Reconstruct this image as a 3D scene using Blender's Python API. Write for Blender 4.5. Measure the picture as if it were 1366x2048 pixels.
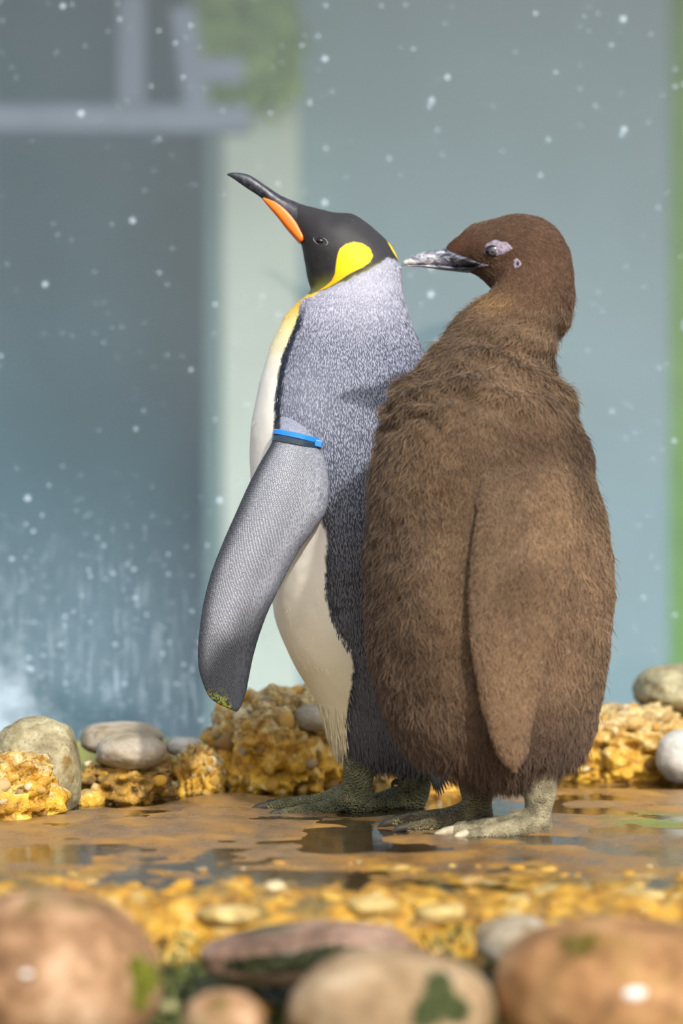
import bpy, bmesh, math, random
import numpy as np
from mathutils import Vector, Matrix

for o in list(bpy.data.objects):
    bpy.data.objects.remove(o, do_unlink=True)
S = bpy.context.scene
COL = S.collection

# ------------------------------------------------------------------ camera
F = 7143.0            # focal length in pixels of a 1366 x 2048 frame
CAMZ = 0.42           # eye height above the wet slab
cam_d = bpy.data.cameras.new('camera')
cam_d.sensor_fit = 'VERTICAL'
cam_d.sensor_height = 36.0
cam_d.sensor_width = 24.0
cam_d.lens = F / 2048 * 36.0
cam_d.clip_start = 0.05
cam_d.clip_end = 200
cam_d.dof.use_dof = True
cam_d.dof.focus_distance = 4.85
cam_d.dof.aperture_fstop = 2.7
cam = bpy.data.objects.new('camera', cam_d)
cam.location = (0, 0, CAMZ)
cam.rotation_euler = (math.pi / 2, 0, 0)
COL.objects.link(cam)
S.camera = cam

# ------------------------------------------------------------------ sky, sun, exposure
SUN_DIR = Vector((-0.29, 0.75, -0.58)).normalized()     # travel direction of the light
w = bpy.data.worlds.new('sky')
S.world = w
w.use_nodes = True
nt = w.node_tree
nt.nodes.clear()
sky = nt.nodes.new('ShaderNodeTexSky')
sky.sky_type = 'NISHITA'
sky.sun_disc = False
sky.sun_elevation = math.asin(-SUN_DIR.z)
sky.sun_rotation = math.atan2(-SUN_DIR.x, -SUN_DIR.y)
sky.dust_density = 3.0
bg = nt.nodes.new('ShaderNodeBackground')
bg.inputs['Strength'].default_value = 0.20
out = nt.nodes.new('ShaderNodeOutputWorld')
hs = nt.nodes.new('ShaderNodeHueSaturation')          # hazy, washed-out daylight
hs.inputs['Saturation'].default_value = 0.55
nt.links.new(sky.outputs[0], hs.inputs['Color'])
nt.links.new(hs.outputs[0], bg.inputs[0])
nt.links.new(bg.outputs[0], out.inputs[0])

sun_d = bpy.data.lights.new('sun', 'SUN')
sun_d.energy = 3.3
sun_d.angle = math.radians(1.6)
sun_d.color = (1.0, 0.965, 0.92)
sun = bpy.data.objects.new('sun', sun_d)
sun.rotation_euler = SUN_DIR.to_track_quat('-Z', 'Y').to_euler()
sun.location = (1.5, -2, 4)
COL.objects.link(sun)

S.view_settings.view_transform = 'Standard'
S.view_settings.look = 'None'
S.view_settings.gamma = 1.0
S.view_settings.use_curve_mapping = False
S.view_settings.exposure = 0.25

# ------------------------------------------------------------------ helpers
rng = np.random.default_rng(7)
random.seed(7)


def P(px, py, D):
    """pixel + distance -> world point"""
    return np.array([(px - 683.0) / F * D, D, CAMZ + (1024.0 - py) / F * D])


def lin(r, g, b):
    c = np.array([r, g, b], float) / 255.0
    return np.where(c <= 0.04045, c / 12.92, ((c + 0.055) / 1.055) ** 2.4)


def L4(r, g, b):
    c = lin(r, g, b)
    return (float(c[0]), float(c[1]), float(c[2]), 1.0)


def _hash(ix, iy, iz, seed):
    h = (ix.astype(np.int64) * 374761393 + iy.astype(np.int64) * 668265263 + iz.astype(np.int64) * 2147483647 + seed * 974634777) & 0xFFFFFFFF
    h = ((h ^ (h >> 13)) * 1274126177) & 0xFFFFFFFF
    h = (h ^ (h >> 16)) & 0xFFFFFFFF
    h = (h * 2246822519) & 0xFFFFFFFF
    h = (h ^ (h >> 15)) & 0xFFFFFFFF
    return h.astype(np.float64) / 4294967295.0


def vnoise(p, seed=0):
    """value noise in [-1, 1], p (n,3)"""
    p = np.asarray(p, float)
    i = np.floor(p).astype(np.int64)
    f = p - i
    f = f * f * f * (f * (f * 6 - 15) + 10)
    r = 0
    for dx in (0, 1):
        wx = f[:, 0] if dx else 1 - f[:, 0]
        for dy in (0, 1):
            wy = f[:, 1] if dy else 1 - f[:, 1]
            for dz in (0, 1):
                wz = f[:, 2] if dz else 1 - f[:, 2]
                r = r + wx * wy * wz * _hash(i[:, 0] + dx, i[:, 1] + dy, i[:, 2] + dz, seed)
    return r * 2 - 1


def fbm(p, seed=0, octv=4, gain=0.5):
    p = np.asarray(p, float)
    a, s, t = 1.0, 0.0, 0.0
    for k in range(octv):
        s = s + a * vnoise(p * 2.0 ** k + 17.3 * k, seed + k)
        t += a
        a *= gain
    return s / t


def sstep(a, b, x):
    t = np.clip((x - a) / (b - a), 0, 1)
    return t * t * (3 - 2 * t)


def mixc(a, b, t):
    t = np.asarray(t)[..., None]
    return a * (1 - t) + b * t


def sdf(poly, u, v):
    """signed distance to polygon (negative inside), pixel units"""
    poly = np.asarray(poly, float)
    d = np.full(u.shape, 1e18)
    inside = np.zeros(u.shape, bool)
    n = len(poly)
    for k in range(n):
        ax, ay = poly[k]
        bx, by = poly[(k + 1) % n]
        ex, ey = bx - ax, by - ay
        wx, wy = u - ax, v - ay
        t = np.clip((wx * ex + wy * ey) / (ex * ex + ey * ey + 1e-9), 0, 1)
        d = np.minimum(d, (wx - ex * t) ** 2 + (wy - ey * t) ** 2)
        if ay != by:
            c = ((ay > v) != (by > v)) & (u < (bx - ax) * (v - ay) / (by - ay) + ax)
            inside ^= c
    d = np.sqrt(d)
    return np.where(inside, -d, d)


def catmull(pts, n):
    """dense Catmull-Rom resampling by arc length of the first columns"""
    pts = np.asarray(pts, float)
    m = len(pts)
    ext = np.vstack([2 * pts[0] - pts[1], pts, 2 * pts[-1] - pts[-2]])
    dense = []
    per = 24
    for k in range(m - 1):
        p0, p1, p2, p3 = ext[k], ext[k + 1], ext[k + 2], ext[k + 3]
        t = np.linspace(0, 1, per, endpoint=False)[:, None]
        dense.append(0.5 * ((2 * p1) + (-p0 + p2) * t + (2 * p0 - 5 * p1 + 4 * p2 - p3) * t ** 2 + (-p0 + 3 * p1 - 3 * p2 + p3) * t ** 3))
    dense.append(pts[-1:])
    dense = np.vstack(dense)
    seg = np.linalg.norm(np.diff(dense, axis=0), axis=1)
    s = np.concatenate([[0], np.cumsum(seg)])
    q = np.linspace(0, s[-1], n)
    return np.stack([np.interp(q, s, dense[:, c]) for c in range(dense.shape[1])], axis=1)


def make_obj(name, mesh, mat=None, parent=None, smooth=True):
    if mat is not None:
        mesh.materials.append(mat)
    if smooth:
        mesh.polygons.foreach_set('use_smooth', np.ones(len(mesh.polygons), bool))
    o = bpy.data.objects.new(name, mesh)
    COL.objects.link(o)
    if parent is not None:
        o.parent = parent
        o.matrix_parent_inverse = Matrix.Translation(parent.location).inverted()
    return o


def mesh_np(name, verts, faces_flat, face_sizes):
    me = bpy.data.meshes.new(name)
    nv, nf = len(verts), len(face_sizes)
    me.vertices.add(nv)
    me.vertices.foreach_set('co', np.ascontiguousarray(verts, np.float32).ravel())
    me.loops.add(len(faces_flat))
    me.loops.foreach_set('vertex_index', np.ascontiguousarray(faces_flat, np.int32))
    me.polygons.add(nf)
    starts = np.concatenate([[0], np.cumsum(face_sizes)[:-1]]).astype(np.int32)
    me.polygons.foreach_set('loop_start', starts)
    me.update(calc_edges=True)
    me.validate()
    return me


def set_col(me, cols, name='Col'):
    a = me.color_attributes.new(name, 'FLOAT_COLOR', 'POINT')
    c = np.ones((len(me.vertices), 4), np.float32)
    c[:, :3] = cols
    a.data.foreach_set('color', c.ravel())


def tag(o, label=None, cat=None, group=None, kind=None):
    if label: o['label'] = label
    if cat: o['category'] = cat
    if group: o['group'] = group
    if kind: o['kind'] = kind
    return o


def empty(name, loc):
    o = bpy.data.objects.new(name, None)
    o.location = loc
    o.empty_display_size = 0.05
    COL.objects.link(o)
    return o


class Loft:
    """tube of elliptical rings whose outline pairs come from the photograph and whose
    depth is measured in metres: rows of (Rx,Ry, Lx,Ly, half_depth, y_centre)"""

    def __init__(self, rows, nr, ns, inset=0.0, power=1.0, wob=None):
        rows = np.asarray(rows, float)
        yc = rows[:, 5]
        R = np.stack([P(a, b, d) for a, b, d in zip(rows[:, 0], rows[:, 1], yc)])
        Lp = np.stack([P(a, b, d) for a, b, d in zip(rows[:, 2], rows[:, 3], yc)])
        full = np.hstack([R, Lp, rows[:, 4:5]])
        full = catmull(full, nr)
        R, Lp, hd = full[:, :3], full[:, 3:6], np.maximum(full[:, 6], 1e-4)
        c = (R + Lp) / 2
        a = (R - Lp) / 2
        ln = np.linalg.norm(a, axis=1)
        a = a * (np.maximum(ln - inset, ln * 0.15) / np.maximum(ln, 1e-9))[:, None]
        t = np.linspace(0, 2 * np.pi, ns, endpoint=False)
        ct, st = np.cos(t), np.sin(t)
        if power != 1.0:
            ct = np.sign(ct) * np.abs(ct) ** power
            st = np.sign(st) * np.abs(st) ** power
        g = c[:, None, :] + a[:, None, :] * ct[None, :, None]
        g[:, :, 1] += -hd[:, None] * st[None, :]          # st > 0 faces the camera
        self.g = g
        if wob is not None:
            self.calc()
            g += self.n * wob(g.reshape(-1, 3)).reshape(g.shape[:2])[:, :, None]
        self.nr, self.ns = nr, ns
        self.calc()

    def calc(self):
        g = self.g
        self.ds = np.gradient(g, axis=0)
        self.dt = np.roll(g, -1, axis=1) - np.roll(g, 1, axis=1)
        n = np.cross(self.ds, self.dt)
        n /= np.maximum(np.linalg.norm(n, axis=2, keepdims=True), 1e-12)
        cen = g.mean(axis=1, keepdims=True)
        if ((g - cen) * n).sum() < 0:
            n = -n
        self.n = n

    def mesh(self, name):
        nr, ns = self.nr, self.ns
        v = np.vstack([self.g.reshape(-1, 3), self.g[0].mean(0)[None], self.g[-1].mean(0)[None]])
        i, j = np.meshgrid(np.arange(nr - 1), np.arange(ns), indexing='ij')
        j2 = (j + 1) % ns
        q = np.stack([i * ns + j, i * ns + j2, (i + 1) * ns + j2, (i + 1) * ns + j], -1).reshape(-1, 4)
        k = np.arange(ns)
        k2 = (k + 1) % ns
        A = nr * ns
        c0 = np.stack([np.full(ns, A), k2, k], -1)
        c1 = np.stack([np.full(ns, A + 1), (nr - 1) * ns + k, (nr - 1) * ns + k2], -1)
        flat = np.concatenate([q.ravel(), c0.ravel(), c1.ravel()])
        sizes = np.concatenate([np.full(len(q), 4), np.full(2 * ns, 3)])
        me = mesh_np(name, v, flat, sizes)
        bm = bmesh.new()
        bm.from_mesh(me)
        bmesh.ops.recalc_face_normals(bm, faces=bm.faces)
        bm.to_mesh(me)
        bm.free()
        return me

    def verts(self):
        return np.vstack([self.g.reshape(-1, 3), self.g[0].mean(0)[None], self.g[-1].mean(0)[None]])

    def sample(self, n, weight=None):
        """n random surface samples: position, normal, along, and (s,t) parameters"""
        g = self.g
        ar = np.linalg.norm(np.cross(self.ds, self.dt), axis=2)
        if weight is not None:
            ar = ar * weight(g.reshape(-1, 3)).reshape(ar.shape)
        ar = ar[:-1]
        pr = ar.ravel() / ar.sum()
        idx = rng.choice(len(pr), n, p=pr)
        s = idx // self.ns + rng.random(n)
        t = idx % self.ns + rng.random(n)
        return (s, t) + self.at(s, t)

    def at(self, s, t):
        s = np.clip(s, 0, self.nr - 1.001)
        i = s.astype(int)
        f = (s - i)[:, None]
        j = np.floor(t).astype(int) % self.ns
        h = (t - np.floor(t))[:, None]
        j2 = (j + 1) % self.ns

        def b(A):
            return (A[i, j] * (1 - f) + A[i + 1, j] * f) * (1 - h) + (A[i, j2] * (1 - f) + A[i + 1, j2] * f) * h
        p, nn, d = b(self.g), b(self.n), b(self.ds)
        nn /= np.maximum(np.linalg.norm(nn, axis=1, keepdims=True), 1e-9)
        d = d - nn * (d * nn).sum(1, keepdims=True)
        d /= np.maximum(np.linalg.norm(d, axis=1, keepdims=True), 1e-9)
        return p, nn, d


def UV(p):
    """pixel position of world points"""
    return 683 + p[:, 0] / p[:, 1] * F, 1024 - (p[:, 2] - CAMZ) / p[:, 1] * F


def unit(a):
    return a / np.maximum(np.linalg.norm(a, axis=1, keepdims=True), 1e-9)


def ribbons(name, p, n, d, length, width, lift, c0, c1, mat, parent, curl=0.0, tipshift=None, sink=0.0015,
            shape=(1.0, 1.0, 0.65), tilt=0.5, seg=3, wave=0.0):
    """feathers / down: one tapering ribbon per sample, joined into one mesh"""
    N = len(p)
    side = unit(np.cross(d, n))
    rolln = rng.normal(0, tilt, N)[:, None]
    wdir = unit(side * np.cos(rolln) + n * np.sin(rolln))
    cv = rng.normal(0, 1, N)[:, None] * curl
    rows = []
    ts = np.linspace(0, 1, seg + 1)
    length = np.broadcast_to(length, (N,))[:, None]
    width = np.broadcast_to(width, (N,))[:, None]
    lift = np.broadcast_to(lift, (N,))[:, None]
    ph = rng.random(N)[:, None] * 6.28
    for k, t in enumerate(ts):
        q = p - n * sink + d * length * t + n * (lift * (t ** 0.8) * (1 - 0.35 * t * t)) + side * cv * length * t * t
        if wave:
            q = q + (side * np.sin(ph + 5.5 * t) + n * (0.5 + 0.5 * np.cos(ph + 5.5 * t))) * length * wave * t
        if tipshift is not None:
            q = q + tipshift * t ** 1.3
        if k < seg:
            sw_ = float(np.interp(t, [0, 0.36, 0.7, 1.0], list(shape) + [0.0]))
            rows.append(q - wdir * width * 0.5 * sw_)
            rows.append(q + wdir * width * 0.5 * sw_)
        else:
            rows.append(q)
    v = np.stack(rows, 1).reshape(-1, 3)
    nv = 2 * seg + 1
    b = (np.arange(N) * nv)[:, None]
    flat = [(b + np.array([2 * k, 2 * k + 1, 2 * k + 3, 2 * k + 2])).ravel() for k in range(seg - 1)]
    flat.append((b + np.array([2 * seg - 2, 2 * seg - 1, 2 * seg])).ravel())
    flat = np.concatenate(flat)
    sizes = np.concatenate([np.full((seg - 1) * N, 4), np.full(N, 3)])
    me = mesh_np(name, v, flat, sizes)
    w_ = np.append(np.repeat(ts[:-1], 2), 1.0)[None, :, None]
    cols = c0[:, None, :] * (1 - w_) + c1[:, None, :] * w_
    set_col(me, cols.reshape(-1, 3))
    o = make_obj(name, me, mat, parent)
    o['kind'] = 'stuff'
    return o


# ------------------------------------------------------------------ materials
class NT:
    def __init__(self, name):
        self.m = bpy.data.materials.new(name)
        self.m.use_nodes = True
        self.t = self.m.node_tree
        self.t.nodes.clear()
        self.out = self.n('OutputMaterial')

    def n(self, kind, **kw):
        nd = self.t.nodes.new('ShaderNode' + kind)
        for k, v in kw.items():
            if hasattr(nd, k) and not k[0].isupper():
                setattr(nd, k, v)
            else:
                nd.inputs[k.replace('_', ' ')].default_value = v
        return nd

    def l(self, a, b):
        self.t.links.new(a, b)

    def coord(self, kind='Object', scale=(1, 1, 1), loc=(0, 0, 0)):
        tc = self.n('TexCoord')
        mp = self.n('Mapping')
        mp.inputs['Scale'].default_value = scale
        mp.inputs['Location'].default_value = loc
        self.l(tc.outputs[kind], mp.inputs['Vector'])
        return mp.outputs[0]

    def noise(self, vec, scale, detail=4, rough=0.55, dist=0.0):
        nd = self.n('TexNoise')
        nd.inputs['Scale'].default_value = scale
        nd.inputs['Detail'].default_value = detail
        nd.inputs['Roughness'].default_value = rough
        nd.inputs['Distortion'].default_value = dist
        self.l(vec, nd.inputs['Vector'])
        return nd.outputs['Fac']

    def voro(self, vec, scale, feature='F1', rand=1.0):
        nd = self.n('TexVoronoi')
        nd.feature = feature
        nd.inputs['Scale'].default_value = scale
        nd.inputs['Randomness'].default_value = rand
        self.l(vec, nd.inputs['Vector'])
        return nd

    def ramp(self, fac, stops):
        nd = self.n('ValToRGB')
        e = nd.color_ramp.elements
        while len(e) < len(stops):
            e.new(0.5)
        for k, (p, c) in enumerate(stops):
            e[k].position = p
            e[k].color = c if not np.isscalar(c) else (c, c, c, 1)
        self.l(fac, nd.inputs['Fac'])
        return nd.outputs['Color']

    def mix(self, fac, a, b, mode='MIX'):
        nd = self.n('Mix')
        nd.data_type = 'RGBA'
        nd.blend_type = mode
        nd.clamp_factor = True
        for sock, v in ((nd.inputs[0], fac), (nd.inputs[6], a), (nd.inputs[7], b)):
            if isinstance(v, bpy.types.NodeSocket):
                self.l(v, sock)
            else:
                sock.default_value = v
        return nd.outputs[2]

    def math(self, op, a, b=0.0, c=None):
        nd = self.n('Math')
        nd.operation = op
        for sock, v in zip(nd.inputs, (a, b, c)):
            if v is None:
                continue
            if isinstance(v, bpy.types.NodeSocket):
                self.l(v, sock)
            else:
                sock.default_value = v
        return nd.outputs[0]

    def bump(self, h, strength=0.3, dist=0.01, normal=None):
        nd = self.n('Bump')
        nd.inputs['Strength'].default_value = strength
        nd.inputs['Distance'].default_value = dist
        self.l(h, nd.inputs['Height'])
        if normal is not None:
            self.l(normal, nd.inputs['Normal'])
        return nd.outputs[0]

    def principled(self, col, rough=0.5, spec=0.5, normal=None, **kw):
        nd = self.n('BsdfPrincipled')
        for key, v in (('Base Color', col), ('Roughness', rough), ('Specular IOR Level', spec)):
            if isinstance(v, bpy.types.NodeSocket):
                self.l(v, nd.inputs[key])
            else:
                nd.inputs[key].default_value = v
        for k, v in kw.items():
            nd.inputs[k.replace('_', ' ')].default_value = v
        if normal is not None:
            self.l(normal, nd.inputs['Normal'])
        self.l(nd.outputs[0], self.out.inputs['Surface'])
        return nd


def mat_attr(name, rough=0.6, spec=0.25, bump_scale=None, bump_str=0.2, sheen=0.0):
    m = NT(name)
    a = m.n('Attribute', attribute_name='Col')
    nrm = None
    if bump_scale:
        nrm = m.bump(m.noise(m.coord('Object'), bump_scale, 3), bump_str, 0.003)
    b = m.principled(a.outputs['Color'], rough, spec, nrm)
    if sheen:
        b.inputs['Sheen Weight'].default_value = sheen
        b.inputs['Sheen Roughness'].default_value = 0.5
    return m.m


def mat_rock(name, stops, scale=14, speck=None, moss=None, rough=0.6, bump=0.5, spec=0.4, detail_scale=90, top=None):
    """stone: noise colour, finer speckle, optional moss or algae patches"""
    m = NT(name)
    co = m.coord('Object')
    info = m.n('ObjectInfo')
    off = m.n('VectorMath', operation='ADD')
    m.l(co, off.inputs[0])
    m.l(info.outputs['Random'], off.inputs[1])
    v = off.outputs[0]
    n1 = m.noise(v, scale, 5, 0.6)
    col = m.ramp(n1, stops)
    n2 = m.noise(v, detail_scale, 4, 0.7)
    if top:
        # dry tan stone above, yellow algae crust towards the water line
        sx = m.n('SeparateXYZ')
        m.l(co, sx.inputs[0])
        k = m.math('ADD', m.math('MULTIPLY', sx.outputs[2], top[0]), m.math('ADD', top[1], m.math('MULTIPLY', m.math('SUBTRACT', n1, 0.5), 2.2)))
        col = m.mix(m.ramp(k, [(0.3, 0.0), (0.7, 1.0)]), col, m.ramp(n2, top[2]))
    col = m.mix(0.55, col, m.ramp(n2, [(0.25, 0.35), (0.5, 0.5), (0.8, 0.75)]), 'OVERLAY')
    if speck:
        vo = m.voro(v, speck[0])
        k = m.ramp(vo.outputs['Distance'], [(0.0, 1.0), (speck[1], 0.0)])
        col = m.mix(m.math('MULTIPLY', k, speck[3]), col, speck[2])
    if moss:
        nm = m.noise(v, moss[0], 4, 0.6)
        k = m.ramp(nm, [(moss[1], 0.0), (moss[1] + 0.1, 1.0)])
        col = m.mix(m.math('MULTIPLY', k, 0.85), col, moss[2])
    h = m.math('ADD', m.math('MULTIPLY', n1, 0.5), m.math('MULTIPLY', n2, 0.5))
    m.principled(col, rough, spec, m.bump(h, bump, 0.012))
    return m.m


def mat_plain(name, rgb, rough=0.5, spec=0.5, nscale=None, namp=0.25, bump=0.0, **kw):
    m = NT(name)
    c = L4(*rgb)
    col, nrm = c, None
    if nscale:
        n = m.noise(m.coord('Object'), nscale, 4, 0.6)
        dk = tuple(x * (1 - namp) for x in c[:3]) + (1,)
        lt = tuple(min(1, x * (1 + namp)) for x in c[:3]) + (1,)
        col = m.ramp(n, [(0.3, dk), (0.7, lt)])
        if bump:
            nrm = m.bump(n, bump, 0.004)
    m.principled(col, rough, spec, nrm, **kw)
    return m.m


M = {}
M['feather'] = mat_attr('sleek_feathers', 0.55, 0.3, 900, 0.15)
M['plume'] = mat_attr('plumage', 0.5, 0.35)
M['down'] = mat_attr('brown_down', 0.75, 0.12, sheen=0.15)
M['down_base'] = mat_attr('brown_down_under', 0.9, 0.05, 300, 0.3)


def mat_bill_dark():
    m = NT('dark_horn_bill')
    co = m.coord('Object', (1, 1, 1))
    n = m.noise(co, 160, 5, 0.7, 1.0)
    n2 = m.noise(co, 60, 3)
    col = m.ramp(n, [(0.40, L4(22, 23, 30)), (0.62, L4(52, 54, 64)), (0.80, L4(150, 150, 155))])
    m.principled(col, 0.38, 0.5, m.bump(n2, 0.3, 0.003))
    return m.m


def mat_bill_pale():
    m = NT('chipped_grey_bill')
    co = m.coord('Object', (1, 1, 2.5))
    n = m.noise(co, 75, 6, 0.75, 0.8)
    x = m.n('SeparateXYZ')
    m.l(m.coord('Object'), x.inputs[0])
    # pale flaking sheath over the front of the bill, dark horn towards the gape
    g = m.n('MapRange')
    g.inputs['From Min'].default_value = P(860, 0, 4.69)[0]
    g.inputs['From Max'].default_value = P(940, 0, 4.69)[0]
    g.inputs['To Min'].default_value = 0.04
    g.inputs['To Max'].default_value = -0.16
    m.l(x.outputs[0], g.inputs[0])
    k = m.math('ADD', n, g.outputs[0])
    col = m.ramp(k, [(0.36, L4(38, 38, 46)), (0.48, L4(105, 108, 122)), (0.57, L4(160, 160, 168)), (0.66, L4(214, 208, 198))])
    m.principled(col, 0.45, 0.4, m.bump(n, 0.35, 0.003))
    return m.m


M['bill'] = mat_bill_dark()
M['bill_pale'] = mat_bill_pale()
M['orange'] = mat_plain('orange_bill_plate', (238, 112, 22), 0.35, 0.5, 90, 0.12)
M['claw'] = mat_plain('dark_claw', (50, 45, 36), 0.6, 0.3, 120, 0.4)
M['claw_pale'] = mat_plain('cream_claw', (170, 160, 134), 0.55, 0.3, 120, 0.25)


def mat_scaly(name, c0, c1, c2, scale, z0=None, rough=0.45):
    """reptile like foot skin: cells with dark joints"""
    m = NT(name)
    co = m.coord('Object')
    vo = m.voro(co, scale)
    ve = m.voro(co, scale, 'DISTANCE_TO_EDGE')
    e = m.ramp(ve.outputs['Distance'], [(0.0, 0.0), (0.14, 1.0)])
    n = m.noise(co, 45, 3)
    col = m.ramp(n, [(0.35, c0), (0.6, c1), (0.75, c2)])
    col = m.mix(m.math('SUBTRACT', 1.0, e), col, tuple(x * 0.32 for x in c0[:3]) + (1,))
    h = m.math('SUBTRACT', 1.0, vo.outputs['Distance'])
    m.principled(col, rough, 0.45, m.bump(h, 1.0, 1.8 / scale))
    return m.m


M['foot_dark'] = mat_scaly('dark_scaly_foot', L4(92, 94, 68), L4(132, 130, 92), L4(168, 162, 120), 300)
M['foot_pale'] = mat_scaly('pale_scaly_foot', L4(128, 120, 94), L4(198, 186, 148), L4(216, 204, 168), 620)
M['foot_olive'] = mat_scaly('olive_scaly_foot', L4(88, 80, 58), L4(128, 118, 84), L4(150, 138, 100), 330)
M['eye_dark'] = mat_plain('eye_black', (12, 11, 12), 0.08, 0.6, 50, 0.1)
M['iris'] = mat_plain('grey_iris', (50, 48, 54), 0.3, 0.4, 400, 0.3)
M['skin'] = mat_plain('lavender_bare_skin', (140, 130, 143), 0.7, 0.2, 260, 0.42, 0.8)
M['lid'] = mat_plain('grey_eyelid', (112, 110, 108), 0.6, 0.3, 500, 0.5, 0.5)
M['blue'] = mat_plain('blue_plastic', (38, 128, 215), 0.28, 0.5, 60, 0.06)
M['strap_dark'] = mat_plain('dark_plastic', (44, 58, 72), 0.25, 0.5, 60, 0.1)

SAND = [(0.25, L4(112, 78, 50)), (0.45, L4(172, 130, 92)), (0.62, L4(196, 158, 118)), (0.8, L4(206, 180, 150))]
M['boulder_tan'] = mat_rock('tan_boulder', [(0.32, L4(78, 56, 34)), (0.43, L4(126, 94, 64)), (0.54, L4(158, 124, 92)), (0.70, L4(192, 164, 134))], 17, moss=(13, 0.57, L4(84, 78, 26)), bump=0.25, rough=0.65, spec=0.25)
M['boulder_orange'] = mat_rock('orange_boulder', [(0.32, L4(84, 60, 36)), (0.44, L4(136, 98, 60)), (0.56, L4(164, 124, 82)), (0.8, L4(204, 164, 112))], 17, moss=(15, 0.58, L4(112, 92, 30)), bump=0.25, rough=0.65, spec=0.25)
M['boulder_grey'] = mat_rock('greyish_boulder', [(0.28, L4(88, 70, 48)), (0.45, L4(134, 110, 80)), (0.6, L4(158, 134, 102)), (0.8, L4(190, 170, 144))], 17, moss=(8, 0.56, L4(66, 74, 34)), bump=0.25, rough=0.65, spec=0.25)
M['boulder_slab'] = mat_rock('mauve_brown_stone', [(0.28, L4(60, 46, 32)), (0.45, L4(118, 92, 74)), (0.7, L4(168, 138, 118))], 17, moss=(9, 0.52, L4(44, 54, 22)), bump=0.3, rough=0.5)
M['stone_lichen'] = mat_rock('lichened_stone', [(0.30, L4(88, 76, 50)), (0.45, L4(130, 120, 88)), (0.6, L4(160, 152, 118)), (0.8, L4(184, 178, 148))], 26, speck=(150, 0.4, L4(84, 74, 48), 0.8), moss=(12, 0.62, L4(120, 88, 30)), bump=0.5)
M['stone_grey'] = mat_rock('smooth_grey_stone', [(0.25, L4(98, 90, 72)), (0.45, L4(140, 128, 106)), (0.65, L4(166, 156, 140)), (0.8, L4(190, 184, 174))], 16, moss=(14, 0.60, L4(110, 92, 50)), bump=0.3)
M['stone_white'] = mat_rock('pale_grey_stone', [(0.25, L4(128, 126, 122)), (0.5, L4(172, 170, 162)), (0.8, L4(200, 196, 186))], 14, bump=0.3)
OCHRE = [(0.28, L4(84, 60, 24)), (0.41, L4(168, 122, 36)), (0.53, L4(208, 162, 48)), (0.64, L4(214, 182, 92)), (0.80, L4(220, 206, 162))]
DRY = [(0.30, L4(84, 68, 42)), (0.43, L4(156, 130, 82)), (0.55, L4(192, 166, 110)), (0.70, L4(214, 196, 154))]
M['edge'] = mat_rock('cream_yellow_stone', [(0.30, L4(112, 92, 52)), (0.45, L4(168, 142, 82)), (0.6, L4(192, 170, 112)), (0.8, L4(206, 192, 150))], 30, moss=(20, 0.58, L4(186, 136, 36)), bump=0.4)
M['conglomerate'] = mat_rock('ochre_conglomerate', OCHRE, 34, speck=(130, 0.3, L4(92, 66, 26), 0.5), bump=0.9, rough=0.5, detail_scale=110, top=(7.0, 0.25, DRY))
M['conglomerate_dark'] = mat_rock('brown_conglomerate', [(0.28, L4(66, 50, 28)), (0.43, L4(124, 96, 46)), (0.57, L4(182, 138, 48)), (0.75, L4(204, 178, 118))], 30, speck=(130, 0.3, L4(60, 46, 24), 0.5), bump=0.9, rough=0.45, detail_scale=160)


def mat_pebble(name, cols, rough=0.5):
    m = NT(name)
    info = m.n('ObjectInfo')
    n = m.noise(m.coord('Object'), 60, 4, 0.6)
    st = [((k + 0.5) / len(cols), L4(*c)) for k, c in enumerate(cols)]
    col = m.ramp(info.outputs['Random'], st)
    col = m.mix(0.6, col, m.ramp(n, [(0.25, 0.28), (0.5, 0.5), (0.75, 0.72)]), 'OVERLAY')
    m.principled(col, rough, 0.45, m.bump(n, 0.4, 0.004))
    return m.m


M['pebble'] = mat_pebble('ochre_pebbles', [(128, 92, 38), (188, 144, 54), (170, 128, 44), (196, 168, 108), (172, 150, 108), (196, 148, 46), (132, 116, 88), (206, 190, 150)])
M['pebble_wet'] = mat_pebble('wet_yellow_pebbles', [(166, 120, 30), (194, 146, 40), (128, 90, 30), (186, 158, 90), (168, 120, 34), (204, 188, 146), (118, 92, 46), (196, 156, 60)], 0.25)
M['pebble_moss'] = mat_pebble('mossy_gravel', [(46, 50, 30), (86, 92, 48), (120, 116, 64), (66, 70, 54), (150, 146, 96), (58, 64, 34)], 0.4)
M['moss'] = mat_attr('green_moss', 0.6, 0.3)


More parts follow.
